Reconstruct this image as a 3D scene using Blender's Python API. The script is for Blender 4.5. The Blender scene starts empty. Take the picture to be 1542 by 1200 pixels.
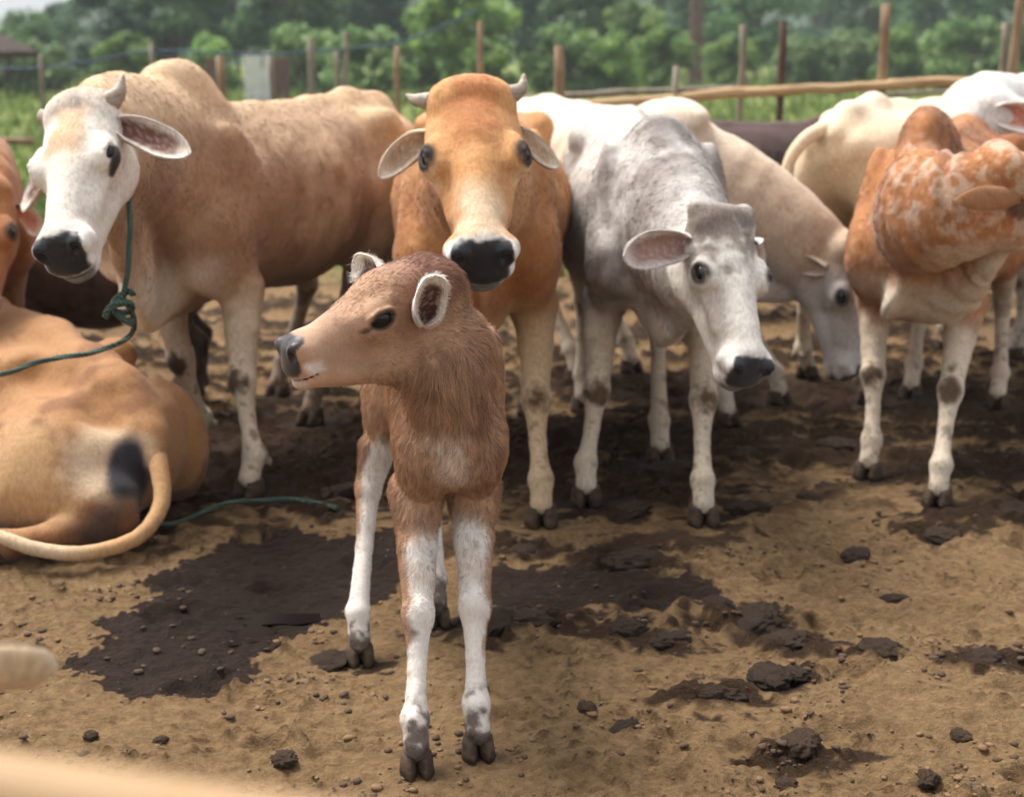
import bpy, bmesh, math, random
import numpy as np
from mathutils import Vector, Matrix

# ------------------------------------------------------------------ camera, sky, sun, exposure
scene = bpy.context.scene
COL = scene.collection
rad = math.radians
cam_data = bpy.data.cameras.new('camera')
cam = bpy.data.objects.new('camera', cam_data)
COL.objects.link(cam)
cam.location = (0, 0, 1.2)
cam.rotation_euler = (rad(90 - 13.05), 0, 0)
cam_data.sensor_width = 36
cam_data.lens = 53.4
cam_data.clip_start = 0.05
cam_data.clip_end = 3000
cam_data.dof.use_dof = True
cam_data.dof.focus_distance = 2.46
cam_data.dof.aperture_fstop = 4.2
scene.camera = cam

SUN_EL, SUN_AZ = 62, -50          # degrees; azimuth from +Y towards +X
world = bpy.data.worlds.new('World')
scene.world = world
world.use_nodes = True
wn = world.node_tree
sky = wn.nodes.new('ShaderNodeTexSky')
sky.sky_type = 'NISHITA'
sky.sun_disc = False
sky.sun_elevation = rad(SUN_EL)
sky.sun_rotation = rad(SUN_AZ)
sky.air_density = 1.0
sky.dust_density = 4.0
sky.ozone_density = 0.6
hsv = wn.nodes.new('ShaderNodeHueSaturation')
hsv.inputs['Saturation'].default_value = 0.3
bg = wn.nodes['Background']
wn.links.new(sky.outputs[0], hsv.inputs['Color'])
wn.links.new(hsv.outputs[0], bg.inputs['Color'])
bg.inputs['Strength'].default_value = 0.15
sl = bpy.data.lights.new('sun', 'SUN')
sl.energy = 2.1
sl.angle = rad(24)
sl.color = (1.0, 0.975, 0.94)
sun = bpy.data.objects.new('sun', sl)
COL.objects.link(sun)
sd = Vector((math.sin(rad(SUN_AZ)) * math.cos(rad(SUN_EL)), math.cos(rad(SUN_AZ)) * math.cos(rad(SUN_EL)), math.sin(rad(SUN_EL))))
sun.rotation_euler = sd.to_track_quat('Z', 'Y').to_euler()
scene.view_settings.view_transform = 'Standard'
scene.view_settings.look = 'None'
scene.view_settings.exposure = 0.98
scene.view_settings.gamma = 1
scene.render.engine = 'CYCLES'
scene.cycles.max_bounces = 5
scene.cycles.diffuse_bounces = 2
scene.cycles.glossy_bounces = 2
scene.cycles.transparent_max_bounces = 4
scene.cycles.use_adaptive_sampling = True
scene.cycles.adaptive_threshold = 0.025
scene.cycles.adaptive_min_samples = 16
scene.cycles_curves.shape = 'RIBBONS'

# ------------------------------------------------------------------ small numeric helpers
RNG = np.random.default_rng(7)
random.seed(7)

def lin(r, g, b, a=1.0):
    c = np.array([r, g, b], float) / 255
    c = np.where(c <= 0.04045, c / 12.92, ((c + 0.055) / 1.055) ** 2.4)
    return c * a

def sm(a, b, x):
    t = np.clip((x - a) / (b - a), 0, 1)
    return t * t * (3 - 2 * t)

def unit(v):
    v = np.asarray(v, float)
    return v / np.linalg.norm(v)

NSC = 0.95

def _hash(*ks, seed=0):
    h = np.full(np.shape(ks[0]), (seed * 374761393 + 12345) & 0xffffffff, np.uint32)
    for i, k in enumerate(ks):
        h = (h ^ (k.astype(np.int64) & 0xffffffff).astype(np.uint32)) * np.uint32((2654435761, 2246822519, 3266489917)[i])
        h ^= h >> np.uint32(15)
    h *= np.uint32(2246822519)
    h ^= h >> np.uint32(13)
    return h.astype(np.float64) / 4294967295.0

def noise(P, seed=0):
    """gradient noise, about 0..1, for an (N, 2) or (N, 3) array"""
    P = np.asarray(P, float)
    i = np.floor(P)
    f = P - i
    w_ = f * f * f * (f * (f * 6 - 15) + 10)
    i = i.astype(np.int64)
    n = P.shape[1]
    out = np.zeros(len(P))
    for c in range(1 << n):
        w = np.ones(len(P))
        ks = []; off = []
        for a in range(n):
            bit = (c >> a) & 1
            w *= w_[:, a] if bit else 1 - w_[:, a]
            ks.append(i[:, a] + bit); off.append(f[:, a] - bit)
        h = _hash(*ks, seed=seed) * 2 * math.pi
        if n == 2:
            d = np.cos(h) * off[0] + np.sin(h) * off[1]
        else:
            z = _hash(*ks, seed=seed + 5077) * 2 - 1
            r = np.sqrt(1 - z * z)
            d = r * np.cos(h) * off[0] + r * np.sin(h) * off[1] + z * off[2]
        out += w * d
    return 0.5 + out * NSC

def fbm(P, octaves=4, seed=0, gain=0.5):
    out = 0; amp = 1; tot = 0
    for o in range(octaves):
        out = out + amp * noise(np.asarray(P) * 2 ** o, seed + o * 17)
        tot += amp; amp *= gain
    return out / tot

# ------------------------------------------------------------------ object helpers
def mesh_obj(name, V, Fc, mat=None, parent=None, smooth=True, cols=None, attrs=None):
    me = bpy.data.meshes.new(name)
    V = np.asarray(V, np.float32)
    if isinstance(Fc, np.ndarray):
        me.vertices.add(len(V)); me.vertices.foreach_set('co', V.ravel())
        n, k = Fc.shape
        me.loops.add(n * k); me.polygons.add(n)
        me.loops.foreach_set('vertex_index', Fc.astype(np.int32).ravel())
        me.polygons.foreach_set('loop_start', np.arange(0, n * k, k, dtype=np.int32))
        me.update(calc_edges=True)
    else:
        me.from_pydata(V.tolist(), [], Fc)
    if smooth:
        me.polygons.foreach_set('use_smooth', np.ones(len(me.polygons), bool))
    if cols is not None:
        a = me.attributes.new('Col', 'FLOAT_COLOR', 'POINT')
        c4 = np.ones((len(V), 4), np.float32); c4[:, :3] = cols
        a.data.foreach_set('color', c4.ravel())
    for k, v in (attrs or {}).items():
        a = me.attributes.new(k, 'FLOAT', 'POINT')
        a.data.foreach_set('value', np.asarray(v, np.float32))
    me.validate()
    o = bpy.data.objects.new(name, me)
    COL.objects.link(o)
    if mat: me.materials.append(mat)
    if parent: o.parent = parent
    return o

def tag(o, label=None, category=None, group=None, kind=None):
    if label: o['label'] = label
    if category: o['category'] = category
    if group: o['group'] = group
    if kind: o['kind'] = kind
    return o

def empty(name, loc=(0, 0, 0)):
    o = bpy.data.objects.new(name, None)
    COL.objects.link(o)
    o.location = loc
    o.empty_display_size = 0.1
    return o

def tube(path, radii, sides=12, caps=True, flat=None):
    """closed tube along a polyline; radii may be a scalar or a list; returns V, F(list)"""
    path = np.asarray(path, float)
    n = len(path)
    radii = np.broadcast_to(np.asarray(radii, float), (n,))
    T = np.gradient(path, axis=0)
    T /= np.linalg.norm(T, axis=1)[:, None] + 1e-9
    ref = np.array([0, 0, 1.0]) if abs(T[0, 2]) < 0.9 else np.array([1.0, 0, 0])
    N = ref - T[0] * (ref @ T[0]); N /= np.linalg.norm(N)
    V = []; Fc = []
    for i in range(n):
        N = N - T[i] * (N @ T[i]); N /= np.linalg.norm(N)
        B = np.cross(T[i], N)
        a = np.arange(sides) / sides * 2 * math.pi
        V.append(path[i] + radii[i] * (np.cos(a)[:, None] * N + np.sin(a)[:, None] * B))
    V = np.concatenate(V)
    for i in range(n - 1):
        for j in range(sides):
            k = (j + 1) % sides
            Fc.append((i * sides + j, i * sides + k, (i + 1) * sides + k, (i + 1) * sides + j))
    if caps:
        Fc.append(tuple(range(sides - 1, -1, -1)))
        Fc.append(tuple(range((n - 1) * sides, n * sides)))
    return V, Fc

def bezier(pts, n):
    """smooth Catmull-Rom curve through the points"""
    P = np.asarray(pts, float)
    P = np.vstack([2 * P[0] - P[1], P, 2 * P[-1] - P[-2]])
    out = []
    m = len(P) - 3
    for u in np.linspace(0, m, n):
        i = min(int(u), m - 1); t = u - i
        a, b, c, d = P[i], P[i + 1], P[i + 2], P[i + 3]
        out.append(0.5 * (2 * b + (c - a) * t + (2 * a - 5 * b + 4 * c - d) * t * t + (3 * b - a - 3 * c + d) * t ** 3))
    return np.array(out)

# ------------------------------------------------------------------ implicit surfaces for bodies
class Field:
    def __init__(self):
        self.ops = []
    def _push(self, fn, lo, hi, k, mode=1):
        self.ops.append((fn, np.asarray(lo, float), np.asarray(hi, float), k, mode))
    def cone(self, a, b, ra, rb, k=0.03, axis=None, f=1.0):
        a = np.asarray(a, float); b = np.asarray(b, float)
        ax = None if axis is None else unit(axis)
        def fn(x, y, z, a=a, b=b, ra=ra, rb=rb, ax=ax, f=f):
            px, py, pz = x - a[0], y - a[1], z - a[2]
            d = b - a
            if ax is not None:
                s = (px * ax[0] + py * ax[1] + pz * ax[2]) * (1 / f - 1)
                px, py, pz = px + s * ax[0], py + s * ax[1], pz + s * ax[2]
                d = d + ax * (d @ ax) * (1 / f - 1)
            L2 = d @ d + 1e-12
            t = np.clip((px * d[0] + py * d[1] + pz * d[2]) / L2, 0, 1)
            q = np.sqrt((px - t * d[0]) ** 2 + (py - t * d[1]) ** 2 + (pz - t * d[2]) ** 2) - (ra + (rb - ra) * t)
            return q * min(1, max(f, 0.5))
        r = max(ra, rb) * max(1, f)
        self._push(fn, np.minimum(a, b) - r, np.maximum(a, b) + r, k)
    def chain(self, pts, rads, k=0.03, axis=None, f=1.0):
        for i in range(len(pts) - 1):
            self.cone(pts[i], pts[i + 1], rads[i], rads[i + 1], k, axis, f)
    def ell(self, c, r, M=None, k=0.03, mode=1):
        """ellipsoid: centre c, radii r along the columns of M"""
        c = np.asarray(c, float); r = np.asarray(r, float)
        M = np.eye(3) if M is None else np.asarray(M, float)
        def fn(x, y, z, c=c, r=r, M=M):
            px, py, pz = x - c[0], y - c[1], z - c[2]
            q0 = q1 = 0
            for i in range(3):
                u = px * M[0, i] + py * M[1, i] + pz * M[2, i]
                q0 = q0 + (u / r[i]) ** 2
                q1 = q1 + (u / (r[i] * r[i])) ** 2
            q0 = np.sqrt(q0); q1 = np.sqrt(q1) + 1e-9
            return q0 * (q0 - 1) / q1
        e = np.sqrt(((M * r) ** 2).sum(1))
        self._push(fn, c - e, c + e, k, mode)
    def loft(self, O, X, Y, Z, st, k=0.05):
        """body loft: stations (x, zc, rz_up, rz_down, ry) in the frame O, X, Y, Z"""
        st = np.asarray(st, float)
        st = st[np.argsort(st[:, 0])]
        xs = st[:, 0]
        dense = np.linspace(xs[0], xs[-1], 240)
        def cub(v):
            m = np.gradient(v, xs)
            i = np.clip(np.searchsorted(xs, dense, 'right') - 1, 0, len(xs) - 2)
            h = xs[i + 1] - xs[i]; t = (dense - xs[i]) / h
            return ((2 * t ** 3 - 3 * t ** 2 + 1) * v[i] + (t ** 3 - 2 * t ** 2 + t) * h * m[i]
                    + (-2 * t ** 3 + 3 * t ** 2) * v[i + 1] + (t ** 3 - t ** 2) * h * m[i + 1])
        tab = [cub(st[:, j]) for j in range(1, 5)]
        def fn(x, y, z):
            px, py, pz = x - O[0], y - O[1], z - O[2]
            u = px * X[0] + py * X[1] + pz * X[2]
            v = px * Y[0] + py * Y[1] + pz * Y[2]
            w = px * Z[0] + py * Z[1] + pz * Z[2]
            uu = np.clip((u - dense[0]) / (dense[-1] - dense[0]) * 239, 0, 238.999)
            i = uu.astype(int); t = uu - i
            zc, ru, rd, ry = [T[i] * (1 - t) + T[i + 1] * t for T in tab]
            dz = w - zc
            rz = np.where(dz > 0, ru, rd)
            wid = ry * (1 - 0.22 * np.clip(dz / ru, 0, 1) ** 2)
            q = np.sqrt((dz / rz) ** 2 + (v / wid) ** 2)
            d = (q - 1) * np.minimum(rz, wid)
            out = np.maximum(dense[0] - u, u - dense[-1])
            return np.maximum(d, 0) * 0 + np.where(out > 0, np.sqrt(np.maximum(d, 0) ** 2 + out ** 2) * 1.0 + np.minimum(d, 0) * 0, d)
        m = max(st[:, 2:].max(), 0.1)
        ends = np.array([O + X * xs[0], O + X * xs[-1]])
        zlo, zhi = (st[:, 1] - st[:, 3]).min(), (st[:, 1] + st[:, 2]).max()
        pts = np.concatenate([ends + Z * zlo, ends + Z * zhi])
        self._push(fn, pts.min(0) - m * 0.9 * (1 - np.abs(Z)), pts.max(0) + m * 0.9 * (1 - np.abs(Z)), k)
    def mesh(self, lo, hi, h):
        ax = [np.arange(lo[i], hi[i] + h, h) for i in range(3)]
        f = np.full([len(a) for a in ax], 0.25, np.float32)
        for fn, blo, bhi, k, mode in self.ops:
            mgn = k + 3 * h
            s = []
            for i in range(3):
                a, b = np.searchsorted(ax[i], [blo[i] - mgn, bhi[i] + mgn])
                s.append(slice(a, b))
            if any(q.stop - q.start <= 0 for q in s): continue
            x = ax[0][s[0]][:, None, None].astype(np.float32); y = ax[1][s[1]][None, :, None].astype(np.float32); z = ax[2][s[2]][None, None, :].astype(np.float32)
            b = fn(x, y, z)
            a = f[tuple(s)]
            if mode == 1:
                t = np.clip(0.5 + 0.5 * (a - b) / k, 0, 1)
                f[tuple(s)] = a + (b - a) * t - k * t * (1 - t)
            else:
                t = np.clip(0.5 - 0.5 * (a + b) / k, 0, 1)      # smooth subtraction
                f[tuple(s)] = a + (-b - a) * t + k * t * (1 - t)
        return surface_nets(f, np.asarray(lo, float), h)

def surface_nets(f, o, h):
    ins = f < 0
    nx, ny, nz = f.shape
    c = np.zeros((nx - 1, ny - 1, nz - 1), np.uint8)
    for dx in (0, 1):
        for dy in (0, 1):
            for dz in (0, 1):
                c += ins[dx:nx - 1 + dx, dy:ny - 1 + dy, dz:nz - 1 + dz]
    act = (c > 0) & (c < 8)
    idx = np.full(c.shape, -1, np.int64)
    A = np.argwhere(act)
    idx[act] = np.arange(len(A))
    acc = np.zeros((len(A), 3)); cnt = np.zeros(len(A))
    offs = [(i, j, k) for i in (0, 1) for j in (0, 1) for k in (0, 1)]
    for p in offs:
        for ax in range(3):
            if p[ax]: continue
            q = list(p); q[ax] = 1
            a = f[A[:, 0] + p[0], A[:, 1] + p[1], A[:, 2] + p[2]]
            b = f[A[:, 0] + q[0], A[:, 1] + q[1], A[:, 2] + q[2]]
            m = (a < 0) != (b < 0)
            t = a[m] / (a[m] - b[m])
            pt = np.tile(np.array(p, float), (m.sum(), 1)); pt[:, ax] = t
            acc[m] += pt; cnt[m] += 1
    V = o + (A + acc / cnt[:, None]) * h
    quads = []
    for ax in range(3):
        u, v = [(1, 2), (2, 0), (0, 1)][ax]
        sl0 = [slice(None)] * 3; sl1 = [slice(None)] * 3
        sl0[ax] = slice(0, -1); sl1[ax] = slice(1, None)
        for s_ in (sl0, sl1):
            s_[u] = slice(1, -1); s_[v] = slice(1, -1)
        a = ins[tuple(sl0)]; b = ins[tuple(sl1)]
        E = np.argwhere(a != b)
        if not len(E): continue
        sgn = a[tuple(E.T)]
        E = E.copy(); E[:, u] += 1; E[:, v] += 1
        def cell(du, dv):
            q = E.copy(); q[:, u] -= du; q[:, v] -= dv
            return idx[q[:, 0], q[:, 1], q[:, 2]]
        Q = np.stack([cell(1, 1), cell(0, 1), cell(0, 0), cell(1, 0)], 1)
        Q[~sgn] = Q[~sgn][:, ::-1]
        quads.append(Q)
    Q = np.concatenate(quads)
    return V, Q[(Q >= 0).all(1)]

def relax(V, Q, n=2, lam=0.5):
    e = np.concatenate([Q[:, [0, 1]], Q[:, [1, 2]], Q[:, [2, 3]], Q[:, [3, 0]]])
    e = np.concatenate([e, e[:, ::-1]])
    deg = np.bincount(e[:, 0], minlength=len(V)).astype(float)
    for it in range(n):
        for l in (lam, -lam * 1.04):
            S = np.stack([np.bincount(e[:, 0], weights=V[e[:, 1], i], minlength=len(V)) for i in range(3)], 1)
            V = V + l * (S / np.maximum(deg, 1)[:, None] - V)
    return V

def vnormals(V, Q):
    n = np.cross(V[Q[:, 2]] - V[Q[:, 0]], V[Q[:, 3]] - V[Q[:, 1]])
    N = np.zeros_like(V)
    for j in range(4):
        for i in range(3):
            N[:, i] += np.bincount(Q[:, j], weights=n[:, i], minlength=len(V))
    return N / (np.linalg.norm(N, axis=1)[:, None] + 1e-12)
# ------------------------------------------------------------------ materials
def new_mat(name):
    m = bpy.data.materials.new(name)
    m.use_nodes = True
    nt = m.node_tree
    return m, nt, nt.nodes, nt.links, nt.nodes['Principled BSDF']

def node(nt, typ, **kw):
    n = nt.nodes.new(typ)
    for k, v in kw.items():
        if k in n.inputs.keys(): n.inputs[k].default_value = v
        else: setattr(n, k, v)
    return n

def mat_coat(name, bump=0.35, streak=0.25, scale=1.0):
    m, nt, N, L, b = new_mat(name)
    at = node(nt, 'ShaderNodeAttribute', attribute_name='Col')
    gl = node(nt, 'ShaderNodeAttribute', attribute_name='gloss')
    tc = N.new('ShaderNodeTexCoord')
    mp = N.new('ShaderNodeMapping'); mp.inputs['Scale'].default_value = (1, 1, 0.35)
    L.new(tc.outputs['Object'], mp.inputs['Vector'])
    n1 = node(nt, 'ShaderNodeTexNoise', Scale=150 * scale, Detail=4.0, Roughness=0.65)
    n2 = node(nt, 'ShaderNodeTexNoise', Scale=14 * scale, Detail=4.0, Roughness=0.6)
    L.new(mp.outputs[0], n1.inputs['Vector']); L.new(tc.outputs['Object'], n2.inputs['Vector'])
    r1 = node(nt, 'ShaderNodeMapRange'); r1.inputs['From Min'].default_value = 0.3; r1.inputs['From Max'].default_value = 0.7
    r1.inputs['To Min'].default_value = 1 - streak; r1.inputs['To Max'].default_value = 1 + streak * 0.7
    r2 = node(nt, 'ShaderNodeMapRange'); r2.inputs['From Min'].default_value = 0.3; r2.inputs['From Max'].default_value = 0.7
    r2.inputs['To Min'].default_value = 0.92; r2.inputs['To Max'].default_value = 1.06
    L.new(n1.outputs['Fac'], r1.inputs['Value']); L.new(n2.outputs['Fac'], r2.inputs['Value'])
    mu = node(nt, 'ShaderNodeMath', operation='MULTIPLY')
    L.new(r1.outputs[0], mu.inputs[0]); L.new(r2.outputs[0], mu.inputs[1])
    vm = node(nt, 'ShaderNodeVectorMath', operation='SCALE')
    L.new(at.outputs['Color'], vm.inputs[0]); L.new(mu.outputs[0], vm.inputs['Scale'])
    L.new(vm.outputs[0], b.inputs['Base Color'])
    rr = node(nt, 'ShaderNodeMapRange'); rr.inputs['To Min'].default_value = 0.78; rr.inputs['To Max'].default_value = 0.32
    L.new(gl.outputs['Fac'], rr.inputs['Value']); L.new(rr.outputs[0], b.inputs['Roughness'])
    b.inputs['Specular IOR Level'].default_value = 0.25
    b.inputs['Sheen Weight'].default_value = 0.12
    b.inputs['Sheen Roughness'].default_value = 0.5
    bp = node(nt, 'ShaderNodeBump', Strength=bump, Distance=0.004)
    L.new(n1.outputs['Fac'], bp.inputs['Height']); L.new(bp.outputs[0], b.inputs['Normal'])
    return m

def mat_simple(name, col, rough=0.6, scale=40, var=0.35, bump=0.3, col2=None, spec=0.4, stretch=(1, 1, 1), dist=0.004):
    m, nt, N, L, b = new_mat(name)
    tc = N.new('ShaderNodeTexCoord')
    mp = N.new('ShaderNodeMapping'); mp.inputs['Scale'].default_value = stretch
    L.new(tc.outputs['Object'], mp.inputs['Vector'])
    n1 = node(nt, 'ShaderNodeTexNoise', Scale=scale, Detail=6.0, Roughness=0.65)
    L.new(mp.outputs[0], n1.inputs['Vector'])
    cr = N.new('ShaderNodeValToRGB')
    c = np.asarray(col)
    c2 = np.asarray(col2) if col2 is not None else c * (1 - var)
    cr.color_ramp.elements[0].position = 0.3; cr.color_ramp.elements[1].position = 0.7
    cr.color_ramp.elements[0].color = (*c2, 1); cr.color_ramp.elements[1].color = (*c, 1)
    L.new(n1.outputs['Fac'], cr.inputs['Fac']); L.new(cr.outputs['Color'], b.inputs['Base Color'])
    b.inputs['Roughness'].default_value = rough
    b.inputs['Specular IOR Level'].default_value = spec
    bp = node(nt, 'ShaderNodeBump', Strength=bump, Distance=dist)
    L.new(n1.outputs['Fac'], bp.inputs['Height']); L.new(bp.outputs[0], b.inputs['Normal'])
    return m

M_COAT = mat_coat('short_cattle_coat')
M_CALFCOAT = mat_coat('calf_skin', bump=0.2, streak=0.12, scale=2.0)
M_HORN = mat_simple('horn', lin(176, 160, 140), 0.5, 30, 0.5, 0.3, col2=lin(120, 106, 94), stretch=(1, 1, 3))
M_HOOF = mat_simple('hoof', lin(90, 68, 48), 0.85, 30, 0.5, 1.0, col2=lin(34, 25, 18), stretch=(1, 1, 2))
m, nt, N_, L_, b_ = new_mat('cow_eye')
b_.inputs['Base Color'].default_value = (0.006, 0.0045, 0.004, 1)
b_.inputs['Roughness'].default_value = 0.06
b_.inputs['Specular IOR Level'].default_value = 0.3
b_.inputs['Coat Weight'].default_value = 0.15
b_.inputs['Coat Roughness'].default_value = 0.03
M_EYE = m

# ------------------------------------------------------------------ cattle
def uv_sphere(c, r, nu=20, nv=14):
    V = [(0, 0, 1)]
    for i in range(1, nv):
        t = math.pi * i / nv
        for j in range(nu):
            p = 2 * math.pi * j / nu
            V.append((math.sin(t) * math.cos(p), math.sin(t) * math.sin(p), math.cos(t)))
    V.append((0, 0, -1))
    F = []
    for j in range(nu):
        F.append((0, 1 + j, 1 + (j + 1) % nu))
    for i in range(nv - 2):
        for j in range(nu):
            a = 1 + i * nu + j; b = 1 + i * nu + (j + 1) % nu
            F.append((a, a + nu, b + nu, b))
    e = len(V) - 1
    for j in range(nu):
        F.append((1 + (nv - 2) * nu + j, e, 1 + (nv - 2) * nu + (j + 1) % nu))
    return np.array(V) * r + np.asarray(c), F

def ear_mesh(root, tip, facing, width, curl0=2.2, curl1=0.75, bend=0.0, thick=0.006, nu=22, nv=15, fold=0.10, tipw=1.25, basew=.46):
    """leaf-shaped cupped ear; the open side looks along facing. Returns V, F, inner(0..1), u, |v|"""
    root = np.asarray(root, float); tip = root + (np.asarray(tip, float) - root) * .92; width = width * .82
    D = tip - root; L = np.linalg.norm(D); D = D / L
    Nn = unit(np.asarray(facing, float) - D * (np.asarray(facing, float) @ D))
    S = np.cross(D, Nn)
    G = []; U = []; VV = []
    for i in range(nu):
        u = i / (nu - 1)
        w = width * (basew + (1 - basew) * math.sin(min(1, u / 0.55) * math.pi / 2)) if u < 0.55 else width * math.sqrt(max(0, 1 - ((u - 0.55) / 0.45) ** 2)) ** tipw
        w = max(w, 0.0015)
        th = curl0 + (curl1 - curl0) * min(1, u * 1.8)
        c = root + D * L * u + Nn * (bend * L * u * u) - np.array([0, 0, 1]) * fold * L * u ** 2
        row = []
        for j in range(nv):
            v = -1 + 2 * j / (nv - 1)
            r = w / math.sin(min(th, math.pi / 2)) if th < math.pi / 2 else w
            row.append(c + S * (math.sin(v * th) * r) + Nn * ((1 - math.cos(v * th)) * r - 0.35 * w))
            U.append(u); VV.append(abs(v))
        G.append(row)
    G = np.array(G)
    du = np.gradient(G, axis=0); dv = np.gradient(G, axis=1)
    n = np.cross(du, dv); n /= np.linalg.norm(n, axis=2)[:, :, None] + 1e-9
    if (n[nu // 2, nv // 2] @ Nn) < 0: n = -n
    U = np.array(U).reshape(nu, nv); VV = np.array(VV).reshape(nu, nv)
    edge = np.clip((1 - VV) * 4, 0.0, 1) * np.clip((1 - U) * 6, 0.0, 1)
    back = G - n * (thick * (0.5 + edge))[:, :, None]
    front = G + n * (thick * 0.25 * edge)[:, :, None]
    V = np.concatenate([front.reshape(-1, 3), back.reshape(-1, 3)])
    F = []
    o = nu * nv
    for i in range(nu - 1):
        for j in range(nv - 1):
            a = i * nv + j
            q = (a, a + 1, a + nv + 1, a + nv)
            F.append(q); F.append(tuple(o + k for k in q[::-1]))
        for a in (i * nv, i * nv + nv - 1):
            q = (a, a + nv, a + nv + o, a + o)
            F.append(q if a % nv else q[::-1])
    for j in range(nv - 1):
        a = (nu - 1) * nv + j
        F.append((a, a + 1, a + 1 + o, a + o))
    inner = np.concatenate([np.ones(o), np.zeros(o)])
    return V, np.array(F), inner, np.tile(U.ravel(), 2), np.tile(VV.ravel(), 2)

def hoof_mesh(pos, yaw, size, splay=0.13, pitch=0.0):
    """two claws, toes pointing along yaw; pos is the ground point under the coronet"""
    V = []; F = []
    prof = [(0.00, -0.036, 0.040, 0.030), (0.25, -0.040, 0.048, 0.034), (0.6, -0.044, 0.060, 0.037), (1.0, -0.046, 0.072, 0.039)]
    ns = 14
    for sg in (-1, 1):
        base = len(V)
        for (h, xb, xf, w) in prof:
            z = 0.066 * (1 - h)
            for k in range(ns):
                a = 2 * math.pi * k / ns
                cx, rx = (xb + xf) / 2, (xf - xb) / 2
                x = cx + rx * math.cos(a) * (1 if math.cos(a) < 0 else 1.0)
                y = w * math.sin(a) * (0.95 - 0.35 * max(0, math.cos(a)))
                if sg * y < 0: y *= 0.62                       # flat inner face
                yy = sg * 0.0212 + y + sg * splay * max(0, x) * 0.5
                zz = z - 0.25 * max(0, x) * (1 - h) * 0.8
                V.append((x, yy, max(zz, 0.0 if h < 1 else -0.012)))
        for i in range(len(prof) - 1):
            for k in range(ns):
                a = base + i * ns + k; b = base + i * ns + (k + 1) % ns
                q = (a, a + ns, b + ns, b)
                F.append(q)
        F.append(tuple(base + k for k in range(ns)))
        F.append(tuple(base + (len(prof) - 1) * ns + k for k in range(ns - 1, -1, -1)))
    V = np.array(V) * size
    c, s = math.cos(yaw), math.sin(yaw)
    V = np.stack([V[:, 0] * c - V[:, 1] * s, V[:, 0] * s + V[:, 1] * c, V[:, 2]], 1) + np.array([pos[0], pos[1], pos[2] if len(pos) > 2 else 0])
    return V, F

def horn_mesh(path, r0, n=14, sides=14):
    path = np.asarray(path, float); path = path[0] + (path - path[0]) * .82; r0 = r0 * .85
    P = bezier(path, n)
    R = r0 * (1 - np.linspace(0, 1, n) ** 1.4 * 0.86)
    R = R * (1 + 0.04 * np.sin(np.arange(n) * 2.4) * (np.arange(n) < n * 0.6))
    return tube(P, R, sides)

FRONT = [('scapula', (-0.01, .12, .84), .07, 0), ('shoulder', (0.12, .15, .70), .105, 0.0), ('elbow', (-0.01, .15, .56), .092, .15),
         ('forearm', (0.01, .145, .45), .062, .35), ('knee', (0.03, .135, .315), .047, .6), ('cannon', (0.03, .13, .21), .029, .8),
         ('fetlock', (0.03, .13, .115), .038, 1), ('coronet', (0.055, .13, .055), .041, 1)]
HIND = [('hip', (-.90, .12, .84), .16, 0), ('stifle', (-.79, .16, .64), .115, .15), ('gaskin', (-.90, .145, .52), .072, .4),
        ('hock', (-1.02, .13, .41), .046, .65), ('shank', (-1.01, .13, .27), .031, .8), ('hindfetlock', (-.99, .13, .125), .039, 1),
        ('coronet', (-.955, .13, .055), .041, 1)]

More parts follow.
